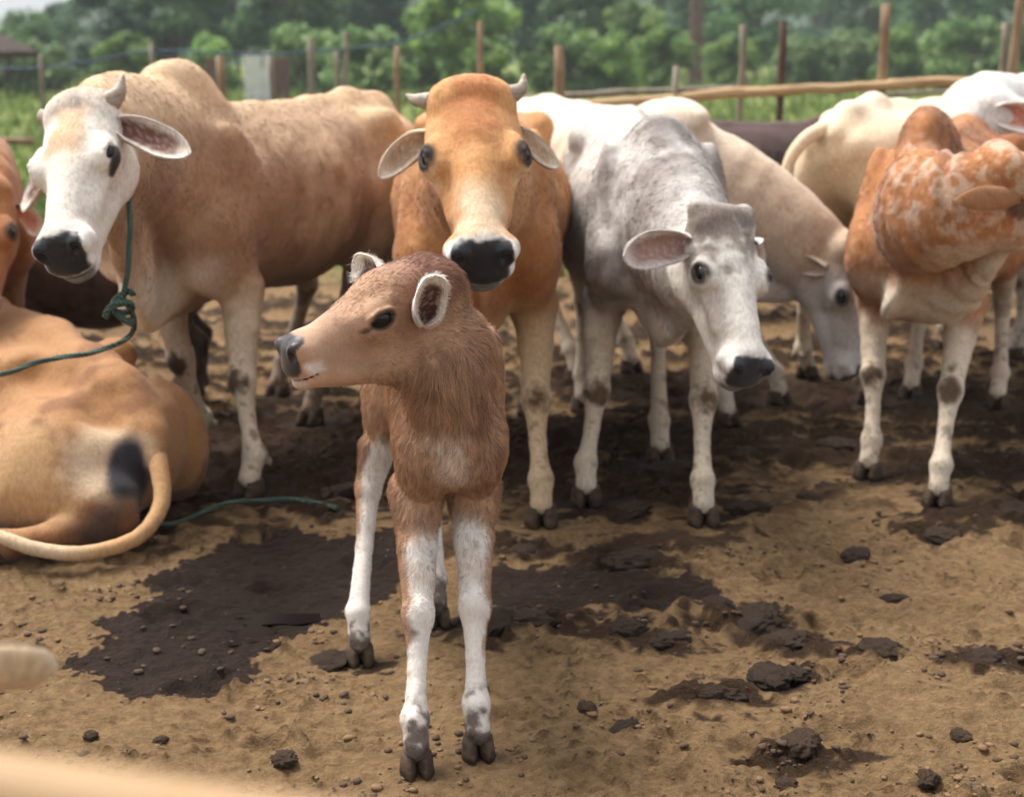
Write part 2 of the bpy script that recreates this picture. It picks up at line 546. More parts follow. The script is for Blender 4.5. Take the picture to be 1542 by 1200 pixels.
class Cow:
    """an animal posed from a withers point, a heading, four feet and a head; all numbers in metres"""
    def __init__(s, wx, wy, heading, size=1.0, feet=None, poll=None, muzzle=None, dorsal=(0, -1, 0.6), L=0.45,
                 hump=0.6, dewlap=1.0, girth=1.0, legr=.76, neckr=1.0, neck_ctrl=None, legl=1.0, headw=1.0, z0=0.0, dcalf=False, poll_peak=0.0, legw=1.0, headd=1.04, headd1=None, buds=0.0, rimw=.86, brisk=.60, eyes_k=1.0, necke=(.15, -.25, .225)):
        s.__dict__.update(locals()); del s.__dict__['s']
        a = math.radians(heading)
        s.X = np.array([math.cos(a), math.sin(a), 0]); s.Y = np.array([-math.sin(a), math.cos(a), 0]); s.Z = np.array([0, 0, 1.0])
        s.O = np.array([wx, wy, z0], float)
        s.f = Field()
        s.legs = {}
        s.poll = np.asarray(poll, float); s.muzzle = np.asarray(muzzle, float)
        s.hX = unit(s.muzzle - s.poll)
        dz = np.asarray(dorsal, float); s.hZ = unit(dz - s.hX * (dz @ s.hX)); s.hY = np.cross(s.hZ, s.hX)
        s.headd1 = s.headd if s.headd1 is None else s.headd1
        s.hM = np.stack([s.hX, s.hY, s.hZ], 1)
        s.build()
    def w(s, p):
        p = np.asarray(p, float) * s.size
        z = p[2] * s.legl if p[2] < 0.6 * s.size else p[2] + 0.6 * s.size * (s.legl - 1)
        return s.O + s.X * p[0] + s.Y * p[1] + s.Z * z
    def hd(s, x):
        return s.headd + (s.headd1 - s.headd) * np.clip((x - .55) / .4, 0, 1)
    def h(s, p):
        k = s.hd(p[0]); p = np.asarray(p, float) * s.L
        return s.poll + s.hX * p[0] + s.hY * (p[1] * s.headw) + s.hZ * (p[2] * k)
    def toh(s, V):
        q = (V - s.poll) @ s.hM / s.L
        q[:, 1] /= s.headw; q[:, 2] /= s.hd(q[:, 0])
        return q
    def tob(s, V):
        d = V - s.O
        z = d[:, 2] / s.size
        z = np.where(z < 0.6 * s.legl, z / s.legl, z - 0.6 * (s.legl - 1))
        return np.stack([d @ s.X / s.size, d @ s.Y / s.size, z], 1)
    def build(s):
        f = s.f; S = s.size; g = s.girth
        BM = np.stack([s.X, s.Y, s.Z], 1)
        zo = 0.6 * S * (s.legl - 1)
        st = np.array([(0.27, .74, .05, .06, .04), (0.20, .76, .14, .16, .12), (0.08, .78, .24, .25, .185), (-0.06, .79, .28, .28, .215),
                       (-0.25, .79, .285, .29, .25), (-0.48, .79, .28, .30, .275), (-0.68, .82, .255, .27, .245), (-0.85, .86, .225, .22, .21),
                       (-0.99, .89, .18, .18, .18), (-1.10, .90, .11, .12, .12), (-1.15, .90, .03, .03, .03)]) * S
        st[:, 4] *= g; st[:, 3] *= (0.5 + 0.5 * g)
        f.loft(s.O + s.Z * zo, s.X, s.Y, s.Z, st, 0.06 * S)
        # spine ridge, hooks, pins, shoulder blades, brisket
        f.chain([s.w(p) for p in ((0.05, 0, 1.03), (-.3, 0, 1.035), (-.6, 0, 1.045), (-.83, 0, 1.065), (-1.02, 0, 1.04), (-1.12, 0, .98))],
                np.array([.040, .030, .030, .036, .036, .036]) * S, 0.055 * S)
        for sg in (1, -1):
            f.ell(s.w((-.80, sg * .18 * g, 1.00)), np.array([.065, .05, .055]) * S, BM, 0.06 * S)
            f.ell(s.w((-1.09, sg * .085 * g, .93)), np.array([.05, .04, .05]) * S, BM, 0.05 * S)
            f.ell(s.w((0.02, sg * .155 * (0.6 + 0.4 * g), .86)), np.array([.10, .045, .18]) * S, BM, 0.08 * S)
            f.ell(s.w((-.685, sg * .285 * g, .93)), np.array([.10, .07, .08]) * S, BM, 0.07 * S, mode=-1)
        f.ell(s.w((0.17, 0, s.brisk)), np.array([.12, .085 * g, .12]) * S, BM, 0.07 * S)
        if s.hump > 0:
            hh = s.hump
            f.ell(s.w((0.05, 0, 1.05 + .05 * hh)), np.array([.17, .06 + .035 * hh, .05 + .11 * hh]) * S, BM, 0.07 * S)
        # legs
        feet = s.feet or {}
        for tagn, tmpl, sg in (('FL', FRONT, 1), ('FR', FRONT, -1), ('HL', HIND, 1), ('HR', HIND, -1)):
            pts = [s.w((p[0], sg * p[1] * (0.75 + .25 * g) * s.legw, p[2])) for _, p, _, _ in tmpl]
            rr = [r * S * (s.legr if j > 1 else 1) for j, (_, _, r, _) in enumerate(tmpl)]
            d = np.zeros(3)
            ft = feet.get(tagn)
            if ft is not None:
                d[:2] = np.asarray(ft[:2]) - pts[-1][:2]
                if len(ft) > 2: d[2] = ft[2]
            pts = [p + d * q[3] for p, q in zip(pts, tmpl)]
            s.legs[tagn] = np.array(pts)
            kk = 0.03 * S
            for i in range(len(pts) - 1):
                hi = i < 2
                f.cone(pts[i], pts[i + 1], rr[i], rr[i + 1], (0.06 if hi else 0.014) * S, axis=s.Y if hi else None, f=0.62 if hi else 1.0)
            if tmpl is FRONT:
                f.ell(pts[4] + s.X * .008 * S, np.array([.050, .050, .062]) * S * s.legr, BM, 0.02 * S)
                f.ell(pts[6] - s.X * .012 * S + s.Z * .0, np.array([.042, .043, .04]) * S * s.legr, BM, 0.02 * S)
            else:
                f.cone(pts[3] - s.X * .035 * S + s.Z * .03 * S, pts[2] - s.X * .045 * S + s.Z * .02 * S, .022 * S * s.legr, .03 * S * s.legr, 0.03 * S)
                f.ell(pts[3], np.array([.055, .043, .06]) * S * s.legr, BM, 0.02 * S)
                f.ell(pts[5] - s.X * .012 * S, np.array([.043, .043, .04]) * S * s.legr, BM, 0.02 * S)
                f.ell(s.w((-.93, sg * .13 * s.legw, .78)), np.array([.17, .085, .20]) * S, BM, 0.07 * S)
            for dy in (-1, 1):   # dew claws
                f.ell(pts[-2] - s.X * .045 * S + s.Y * dy * .02 * S - s.Z * .025 * S, np.array([.016, .013, .02]) * S * s.legr, BM, 0.008 * S)
        # neck
        n0 = s.w((0.06, 0, .84)); n1 = s.h((s.necke[0], 0, s.necke[1]))
        nc = s.w((0.30, 0, .95)) if s.neck_ctrl is None else np.asarray(s.neck_ctrl, float)
        T = np.linspace(0, 1, 7)
        P = [(1 - t) ** 2 * n0 + 2 * t * (1 - t) * nc + t * t * n1 for t in T]
        R = np.interp(T, [0, .35, .7, 1], np.array([.235, .19, .155, .135]) * S) * s.neckr
        R = np.minimum(R, np.interp(T, [0, .6, 1], [9, .42 * s.L * s.neckr * 1.1, s.necke[2] * s.L]))
        s.neckP = np.array(P)
        for i in range(6):
            tg = P[i + 1] - P[i]
            ax = np.cross(tg, s.Z)
            if np.linalg.norm(ax) < 0.3 * np.linalg.norm(tg): ax = s.hY
            f.cone(P[i], P[i + 1], R[i], R[i + 1], 0.05 * S, axis=ax, f=0.66)
        if s.dewlap > 0:
            th = s.h((0.26, 0, -.40)); br = s.w((0.21, 0, s.brisk - .04)); be = s.w((0.02, 0, s.brisk - .06))
            q = [th + (br - th) * t for t in np.linspace(0, 1, 6)]
            q = [v - s.Z * .05 * S * math.sin(math.pi * t) * 0.5 for v, t in zip(q, np.linspace(0, 1, 6))] + [be]
            rr = np.array([.03, .045, .06, .075, .09, .09, .06]) * S * s.dewlap
            for i in range(6):
                tg = q[i + 1] - q[i]
                ax = np.cross(tg, P[min(i, 5) + 0] - q[i] + np.array([0, 0, .05]))
                if np.linalg.norm(ax) < 1e-4: ax = s.Y
                f.cone(q[i], q[i + 1], rr[i], rr[i + 1], 0.045 * S, axis=unit(ax), f=0.36)
        s.head()
    def head(s):
        f = s.f; L = s.L; M = s.hM; hw = s.headw
        def E(c, r, k=0.05, mode=1, M2=M):
            f.ell(s.h(c), np.array([r[0], r[1] * hw, r[2] * s.hd(c[0])]) * L, M2, k * L, mode)
        def Cn(a, b, ra, rb, k=0.06, axis=None, ff=1.0):
            u_ = s.headd1 / s.headd if s.headd1 != s.headd else 1.0
            f.cone(s.h(a), s.h(b), ra * L * (u_ if a[0] > .5 else 1), rb * L * (u_ if b[0] > .5 else 1), k * L, axis, ff)
        s.eye = (.368, -.070)
        if s.dcalf:
            return s.calf_head(E, Cn)
        E((0.13, 0, -.17), (.20, .19, .17), .06)
        E((0.24, 0, -.145), (.26, .215, .135), .07)
        for sg in (1, -1):
            E((0.035, sg * .115, -.085), (.085, .085, .085), .06)
            E((0.365, sg * .178, -.098), (.095 * s.eyes_k, .07, .075 * s.eyes_k ** .5), .05)              # orbit
            Cn((0.29, sg * .172, -.055), (0.42, sg * .150, -.060), .026, .020, .04)   # brow
            E((0.26, sg * .105, -.30), (.17, .075, .155), .07)               # cheek
            Cn((0.20, sg * .095, -.37), (0.80, sg * .045, -.245), .085, .052, .06)    # jaw
            Cn((0.44, sg * .15, -.16), (0.66, sg * .105, -.15), .03, .025, .05)       # facial crest
        if s.buds:
            for sg in (1, -1): E((-.035, sg * .150, -.075), (.06 * s.buds, .055, .055), .035)
        E((0.0, 0, -.06 + s.poll_peak), (.07, .13, .075), .07)
        if not s.buds: E((-.015, 0, -.085), (.080, .140, .080), .07)
        Cn((0.30, 0, -.13), (0.84, 0, -.125), .14, .10, .08)
        Cn((0.45, 0, -.08), (0.84, 0, -.075), .085, .075, .06)
        Cn((0.60, 0, -.20), (0.86, 0, -.20), .11, .09, .08)
        E((0.860, 0, -.120), (.095, .165, .098), .05)
        E((0.925, 0, -.180), (.075, .135, .066), .04)
        E((0.885, 0, -.258), (.105, .105, .058), .035)
        n_up = np.array([[.84, 0, -.54], [0, 1, 0], [.54, 0, .84]])           # nose pad tilts up
        for sg in (1, -1):
            E((0.915, sg * .098, -.080), (.055, .050, .055), .03)             # nostril wing
            c, sn = math.cos(sg * 0.55), math.sin(sg * 0.55)
            R2 = M @ n_up @ np.array([[c, -sn, 0], [sn, c, 0], [0, 0, 1]])
            E((0.966, sg * .104, -.072), (.050, .024, .036), .02, -1, R2)
            c, sn = math.cos(-0.15), math.sin(-0.15)
            R3 = M @ np.array([[c, 0, sn], [0, 1, 0], [-sn, 0, c]]) @ np.array([[1, 0, 0], [0, .80, -sg * .60], [0, sg * .60, .80]])
            E((0.37, sg * (.238 + .004 * (s.eyes_k - 1)), -.048), (.060 * s.eyes_k, .050 * s.eyes_k ** .5, .027 * s.eyes_k), .014, -1, R3)
        f.ell(s.h((0.985, 0, -.232)), np.array([.16, .14 * hw, .009]) * L, M, 0.010 * L, -1)   # mouth line
        for sg in (1, -1):
            lid = [(.300, .200, -.080), (.332, .212, -.042), (.372, .212, -.030), (.412, .204, -.042), (.442, .190, -.072)]
            for u, v in zip(lid[:-1], lid[1:]): Cn((u[0], sg * u[1], u[2]), (v[0], sg * v[1], v[2]), .012, .012, .012)
        s.eyes = [(s.h((0.368, sg * (.232 - .052 * s.eyes_k), -.078)), 0.057 * L * s.eyes_k) for sg in (1, -1)]
    def calf_head(s, E, Cn):
        f = s.f; L = s.L; M = s.hM; hw = s.headw
        s.eye = (.475, -.110)
        E((0.10, 0, -.17), (.21, .205, .21), .06)
        E((0.22, 0, -.115), (.23, .200, .165), .07)
        E((0.33, 0, -.085), (.20, .165, .155), .08)
        for sg in (1, -1):
            E((0.475, sg * .158, -.125), (.125, .070, .095), .05)
            Cn((0.38, sg * .165, -.050), (0.57, sg * .140, -.070), .026, .020, .05)
            E((0.38, sg * .085, -.335), (.23, .082, .185), .08)
            Cn((0.38, sg * .070, -.455), (0.84, sg * .042, -.262), .082, .062, .07)
        Cn((0.40, 0, -.125), (0.86, 0, -.125), .155, .100, .10)
        E((0.62, 0, -.230), (.26, .118, .165), .08)
        E((0.875, 0, -.130), (.110, .150, .118), .05)
        E((0.935, 0, -.185), (.070, .124, .070), .04)
        E((0.875, 0, -.268), (.120, .100, .054), .035)
        n_up = np.array([[.88, 0, -.47], [0, 1, 0], [.47, 0, .88]])
        for sg in (1, -1):
            E((0.935, sg * .092, -.080), (.054, .048, .056), .03)
            c, sn = math.cos(sg * 0.75), math.sin(sg * 0.75)
            R2 = M @ n_up @ np.array([[c, -sn, 0], [sn, c, 0], [0, 0, 1]])
            E((0.985, sg * .108, -.085), (.048, .024, .038), .02, -1, R2)
            R3 = M @ np.array([[1, 0, 0], [0, .95, -sg * .31], [0, sg * .31, .95]])
            E((0.475, sg * .240, -.102), (.098, .054, .047), .014, -1, R3)
        f.ell(s.h((0.985, 0, -.236)), np.array([.16, .17 * hw, .007]) * L, M, 0.010 * L, -1)
        for sg in (1, -1):
            lid = [(.380, .195, -.120), (.420, .222, -.072), (.475, .229, -.058), (.530, .214, -.072), (.580, .170, -.112)]
            for u, v in zip(lid[:-1], lid[1:]): Cn((u[0], sg * u[1], u[2]), (v[0], sg * v[1], v[2]), .016, .016, .012)
            low = [(.385, .195, -.128), (.43, .212, -.158), (.49, .214, -.164), (.545, .196, -.150), (.585, .168, -.118)]
            for u, v in zip(low[:-1], low[1:]): Cn((u[0], sg * u[1], u[2]), (v[0], sg * v[1], v[2]), .012, .012, .012)
        s.eyes = [(s.h((0.475, sg * .150, -.108)), 0.078 * L) for sg in (1, -1)]
    def leg_coords(s, V):
        """for each vertex: nearest leg index, parameter along joints, distance"""
        best = np.full(len(V), 9.0); bi = np.zeros(len(V), int); bt = np.zeros(len(V))
        for n, (nm, P) in enumerate(s.legs.items()):
            for i in range(2, len(P) - 1):
                a, b = P[i], P[i + 1]; d = b - a
                t = np.clip(((V - a) @ d) / (d @ d), 0, 1)
                q = np.linalg.norm(V - a - t[:, None] * d, axis=1)
                m = q < best
                best[m] = q[m]; bi[m] = n; bt[m] = (i + t)[m]
        return bi, bt, best
    def neck_t(s, V):
        best = np.full(len(V), 9.0); bt = np.zeros(len(V))
        for i in range(6):
            a, b = s.neckP[i], s.neckP[i + 1]; d = b - a
            t = np.clip(((V - a) @ d) / (d @ d), 0, 1)
            q = np.linalg.norm(V - a - t[:, None] * d, axis=1)
            m = q < best
            best[m] = q[m]; bt[m] = (i + t)[m] / 6
        return bt, best
    def surface(s, h=0.013, hh=0.007):
        lo = np.full(3, 9e9); hi = -lo
        for fn, a, b, k, mode in s.f.ops:
            if mode == 1: lo = np.minimum(lo, a); hi = np.maximum(hi, b)
        V, Q = s.f.mesh(lo - 0.03, hi + 0.03, h)
        B = np.array([(-.12, -.36, -.60), (1.12, .36, .16)])
        def inside(P, m):
            q = s.toh(P)
            return ((q > B[0] + m) & (q < B[1] - m)).all(1)
        keep = ~inside(V, 0.035)[Q].all(1)
        Q = Q[keep]
        V = relax(V, Q, 2)
        cs = np.array([s.h((x, y, z)) for x in (B[0, 0], B[1, 0]) for y in (B[0, 1], B[1, 1]) for z in (B[0, 2], B[1, 2])])
        V2, Q2 = s.f.mesh(cs.min(0), cs.max(0), hh)
        Q2 = Q2[inside(V2, 0.0)[Q2].any(1)]
        V2 = relax(V2, Q2, 2)
        Q = np.concatenate([Q, Q2 + len(V)]); V = np.concatenate([V, V2])
        used = np.unique(Q); mp = np.full(len(V), -1); mp[used] = np.arange(len(used))
        return V[used], mp[Q]

def animal(cow, name, label, category, paint, ears=(), horns=(), tail=None, group=None, h=0.013, hh=0.007, mat=None,
           hooves=True, ear_cols=None, tail_col=None, hoofs=1.0, skip_eyes=(), ribamp=1.0, foldamp=1.0):
    V, Q = cow.surface(h, hh)
    N = vnormals(V, Q)
    b = cow.tob(V); qh = cow.toh(V)
    onhead = sm(-.25, .0, qh[:, 0]) * sm(.5, .35, np.abs(qh[:, 1])) * sm(-.8, -.55, qh[:, 2]) * sm(1.4, 1.2, qh[:, 0])
    ribs = np.sin(b[:, 0] * 2 * math.pi / .085 + b[:, 2] * 3) * sm(-.12, -.25, b[:, 0]) * sm(-.70, -.58, b[:, 0]) * sm(.25, .08, np.abs(b[:, 2] - .82))
    nt0, nd0 = cow.neck_t(V)
    fold = np.sin(nt0 * 46 + 5 * noise(V * 5, 77)) * sm(.1, .3, nt0) * sm(.98, .7, nt0) * (1 - onhead) * noise(V * 4, 78)
    lump = (fbm(V * 9, 3, 71) - .5) * (1 - onhead) + (fbm(V * 30, 2, 72) - .5) * .2
    V = V + N * ((ribs * .0055 * ribamp + fold * .0045 * foldamp + lump * .014) * cow.size * sm(.25, .5, b[:, 2]))[:, None]
    N = vnormals(V, Q)
    cols, gloss = paint(cow, V, N)
    base = np.array([cow.O[0], cow.O[1], 0.0])
    root = empty(name, base)
    tag(root, label, category, group)
    allV = [V]; allQ = [Q]; allC = [cols]; allG = [gloss]; off = len(V)
    def join(v, q, c, g=0.0):
        nonlocal off
        v = np.asarray(v); q = np.asarray(q)
        allV.append(v); allQ.append(q + off); allC.append(np.broadcast_to(c, v.shape)); allG.append(np.full(len(v), g)); off += len(v)
    cow.ear_data = []
    for e in ears:
        v, q, inner, u, av = ear_mesh(*[cow.h(e[0]), cow.h(e[1]), cow.hM @ unit(e[2]), e[3]], **(e[4] if len(e) > 4 else {}))
        out_c, in_c, rim_c = ear_cols or (lin(200, 170, 140), lin(190, 120, 95), lin(225, 215, 200))
        nz = noise(v * 60, 5)
        deep = inner * sm(0.92, 0.45, av + 0.25 * (nz - .5)) * sm(0.95, 0.70, u)
        c = out_c * (1 - inner)[:, None] + rim_c * inner[:, None]
        c = c * (1 - deep)[:, None] + in_c * deep[:, None]
        hairs = inner * sm(.55, .75, noise(v * np.array([260, 260, 90]), 3)) * 0.3
        c = c * (1 - hairs)[:, None] + rim_c * hairs[:, None]
        rim = sm(cow.rimw, min(.99, cow.rimw + .1), np.maximum(av, u)); c = c * (1 - rim)[:, None] + rim_c * rim[:, None]
        join(v, q, c)
        cow.ear_data.append((v, q, c, inner))
    if tail is not None:
        P = bezier(tail['path'], 26)
        rr = np.interp(np.linspace(0, 1, 26), tail.get('t', [0, .1, .6, .72, .88, 1]), np.array(tail.get('r', [.045, .03, .018, .035, .034, .006])))
        v, q = tube(P, rr, 12, caps=False)
        u = np.repeat(np.linspace(0, 1, 26), 12)
        c1, c2 = tail_col or (cols.mean(0), lin(40, 30, 25))
        t = sm(0.6, 0.75, u)[:, None]
        v = v + (np.random.default_rng(3).random(v.shape) - .5) * 0.012 * (t if tail.get('tuft', True) else 0)
        join(v, q, c1 * (1 - t) + c2 * t)
    V = np.concatenate(allV); Q = np.concatenate(allQ); C = np.concatenate(allC); G = np.concatenate(allG)
    body = mesh_obj('body', V - base, Q, mat or M_COAT, root, cols=C, attrs={'gloss': G})
    for i, (c, r) in enumerate(cow.eyes):
        if i in skip_eyes: continue
        v, fc = uv_sphere(c - base, r)
        mesh_obj('eye', v, fc, M_EYE, root)
    for hn in horns:
        v, fc = horn_mesh([cow.h(p) for p in hn[0]], hn[1] * cow.L)
        mesh_obj('horn', v - base, fc, M_HORN, root)
    if hooves:
        for nm, P in cow.legs.items():
            d = P[-1] - P[-2]
            yaw = math.radians(cow.heading) + (cow.feet or {}).get('yaw' + nm, 0)
            v, fc = hoof_mesh((P[-1][0], P[-1][1], P[-1][2] - 0.055 * cow.size * cow.legl), yaw, 0.98 * cow.size * (.3 + .7 * cow.legr) * hoofs)
            mesh_obj('hoof', v - base, fc, M_HOOF, root)
    cow.root = root; cow.body = body; cow.mesh = (V, Q, C, G)
    return root

def mixc(c, col, m):
    return c * (1 - m)[:, None] + np.asarray(col) * m[:, None]

def muzzle_paint(cow, V, c, gloss, nose=lin(42, 40, 42), ring=lin(232, 226, 218), ringw=1.0, lip=None):
    q = cow.toh(V)
    inn = (np.abs(q[:, 1]) < .3) & (q[:, 2] < .2) & (q[:, 2] > -.6) & (q[:, 0] > .5) & (q[:, 0] < 1.2)
    nz = (noise(V * 60, 3) - .5) * .04
    r = sm(0.83, 0.90, q[:, 0] + nz) * inn * ringw
    c = mixc(c, ring, r)
    d = .84 * q[:, 0] + .54 * q[:, 2]
    pad = sm(.705, .728, d + nz * .7 - .12 * sm(.112, .165, np.abs(q[:, 1])) - .05 * sm(-.03, .01, q[:, 2])) * sm(-.218, -.200, q[:, 2]) * inn
    c = mixc(c, nose, pad)
    lipm = sm(0.91, 0.96, q[:, 0] + nz) * sm(-.20, -.235, q[:, 2]) * inn * 0.8
    c = mixc(c, nose * 1.3 if lip is None else lip, lipm)
    return c, np.maximum(gloss, pad)

def eye_paint(cow, V, c, col=lin(70, 55, 48), size=1.0, amt=0.9):
    q = cow.toh(V)
    for sg in (1, -1):
        d = np.sqrt(((q[:, 0] - cow.eye[0]) / .085) ** 2 + ((q[:, 2] - cow.eye[1] - .004) / .062) ** 2 + ((q[:, 1] - sg * .21) / .09) ** 2)
        c = mixc(c, col, sm(1.0 * size, 0.72 * size, d / cow.eyes_k) * amt)
    return c
# ------------------------------------------------------------------ ground
FEET = [(-.059, 2.435), (-.162, 2.375), (-.160, 3.05), (-.305, 2.85), (-.717, 3.99), (-.95, 4.42), (-.655, 4.82), (-.82, 5.20),
        (.075, 3.75), (-.235, 3.80), (.06, 4.95), (-.25, 5.0), (.495, 3.76), (.20, 3.93), (.44, 4.36), (.24, 5.0), (.92, 5.10), (.70, 4.80),
        (.45, 5.62), (.235, 5.45), (1.095, 5.52), (1.23, 5.10), (1.135, 3.92), (1.005, 4.19), (1.66, 5.06), (1.4, 5.2)]

def poly_dist(P, poly):
    """signed distance to a polygon, negative inside"""
    poly = np.asarray(poly, float)
    d = np.full(len(P), 1e9); ins = np.zeros(len(P), bool)
    for a, b in zip(poly, np.roll(poly, -1, 0)):
        e = b - a
        t = np.clip(((P - a) @ e) / (e @ e), 0, 1)
        d = np.minimum(d, np.linalg.norm(P - a - t[:, None] * e, axis=1))
        c = ((a[1] <= P[:, 1]) & (b[1] > P[:, 1])) | ((b[1] <= P[:, 1]) & (a[1] > P[:, 1]))
        xi = a[0] + (P[:, 1] - a[1]) / (e[1] if e[1] else 1e-9) * e[0]
        ins ^= c & (P[:, 0] < xi)
    return np.where(ins, -d, d)

PUDDLE = [(-.87, 2.80), (-.83, 2.93), (-.86, 3.07), (-.79, 3.20), (-.83, 3.36), (-.79, 3.52), (-.60, 3.72), (-.43, 3.64), (-.28, 3.68), (-.20, 3.45), (-.22, 3.28),
          (-.33, 3.14), (-.42, 3.00), (-.48, 2.90), (-.52, 2.76), (-.60, 2.70), (-.71, 2.64), (-.78, 2.70)]
BAND = [(-.10, 3.22), (-.06, 3.40), (.15, 3.44), (.34, 3.36), (.45, 3.34), (.48, 3.22), (.36, 3.14), (.20, 3.16), (.05, 3.12)]
# soft dark trodden areas: x, y, rx, ry, strength
DARK = [(-.55, 4.15, .45, .34, 1.0), (-.60, 4.7, .6, .30, .95), (-.15, 4.30, .45, .30, .8), (.30, 3.95, .38, .20, .95), (.40, 3.62, .22, .09, .7), (.75, 4.45, .55, .16, .75),
        (1.35, 4.25, .40, .12, .85), (1.25, 3.82, .22, .10, .9), (.15, 4.65, .8, .22, .7), (.9, 5.3, .9, .30, .75), (1.7, 5.0, .6, .2, .7), (-.20, 3.55, .2, .1, .6),
        (.30, 2.98, .20, .08, .75), (.52, 3.02, .13, .07, .7), (.46, 2.72, .14, .05, .5), (.30, 3.50, .09, .035, .9), (.05, 3.06, .09, .06, .8), (.0, 3.55, .12, .05, .6),
        (-1.1, 3.75, .5, .22, .7), (-1.4, 4.4, .7, .4, .8), (-.3, 2.83, .06, .04, .8), (.58, 2.55, .10, .05, .35), (.85, 3.10, .12, .05, .3), (1.0, 2.75, .1, .05, .3), (.95, 3.55, .1, .05, .4)]

DARK += [(x_, y_, r_ * 1.9, r_ * 1.2, .75) for x_, y_, r_ in ((.045, 3.07, .08), (-.065, 3.03, .08), (.39, 2.68, .06), (.50, 2.74, .05), (.30, 3.46, .09), (1.33, 3.83, .14), (.42, 4.22, .13),
          (.24, 3.02, .06), (.33, 2.96, .06), (.52, 3.06, .07), (.57, 2.99, .06), (.02, 3.55, .08), (.56, 2.78, .05), (.76, 2.92, .05), (.95, 2.88, .06), (1.08, 3.62, .06), (.50, 2.44, .05))]

def ground_fields(P):
    """height, darkness, wetness, grass for world xy points"""
    wv = np.stack([fbm(P * 5, 3, 201) - .5, fbm(P * 5 + 31, 3, 205) - .5], 1)
    fine = np.stack([fbm(P * 28, 3, 211) - .5, fbm(P * 28 + 31, 3, 215) - .5], 1)
    Q = P + wv * .12 + fine * .09
    pd = poly_dist(Q, PUDDLE); bd = poly_dist(Q, BAND)
    wet = np.maximum(sm(.010, -.006, pd), sm(.02, -.015, bd) * .75)
    dark = wet.copy()
    n1 = fbm(P * np.array([3.2, 5.5]), 4, 221); n2 = fbm(P * np.array([14, 22]), 3, 225)
    for x, y, rx, ry, st in DARK:
        d = np.sqrt(((Q[:, 0] - x) / rx) ** 2 + ((Q[:, 1] - y) / ry) ** 2)
        dark = np.maximum(dark, st * sm(1.15, .75, d + (n1 - .5) * 1.7 + (n2 - .5) * 1.0))
    back = sm(3.6, 4.6, P[:, 1] + (n1 - .5) * 1.5) * sm(9, 7, P[:, 1])
    dark = np.maximum(dark, back * sm(.45, .58, n1 * .6 + n2 * .4) * .9)
    crumbs = sm(.60, .68, fbm(P * np.array([40, 55]), 3, 231)) * sm(.45, .6, n1) 
    dark = np.maximum(dark, crumbs * .55 * (1 - wet))
    h = (fbm(P * 2.2, 4, 241) - .5) * .060 + (n2 - .5) * .018 + (fbm(P * 45, 3, 251) - .5) * .013
    h = h * (1 - wet * .35) + dark * (1 - wet) * (.006 + .016 * sm(.42, .7, n2))
    h -= wet * .008 * sm(.02, -.1, np.minimum(pd, bd))
    # hoof prints
    rg = np.random.default_rng(11)
    for i in range(170):
        y = rg.uniform(2.1, 6.0); x = rg.uniform(-1, 1) * (0.42 * y + .2)
        if rg.random() < .45 and y < 3.4: continue
        a = rg.uniform(0, math.pi); r = rg.uniform(.035, .06)
        m = (np.abs(P[:, 0] - x) < .16) & (np.abs(P[:, 1] - y) < .16)
        if not m.any(): continue
        d = P[m] - (x, y)
        u = (d[:, 0] * math.cos(a) + d[:, 1] * math.sin(a)) / (r * 1.25); v = (-d[:, 0] * math.sin(a) + d[:, 1] * math.cos(a)) / r
        q = np.sqrt(u * u + v * v) + (n2[m] - .5) * .7
        h[m] += -.018 * sm(1.1, .55, q) + .008 * np.exp(-((q - 1.3) / .22) ** 2)
    for x, y in FEET:
        d = np.hypot(P[:, 0] - x, P[:, 1] - y)
        k = sm(.15, .05, d)
        h = h * (1 - k) + k * (-.003)
    far = sm(7.0, 9.5, P[:, 1])
    h = h * (1 - far * .6)
    grass = sm(7.6, 9.0, P[:, 1] + (n1 - .5) * 2.5 + .15 * np.abs(P[:, 0]) * 0)
    return h, np.clip(dark, 0, 1), wet, grass

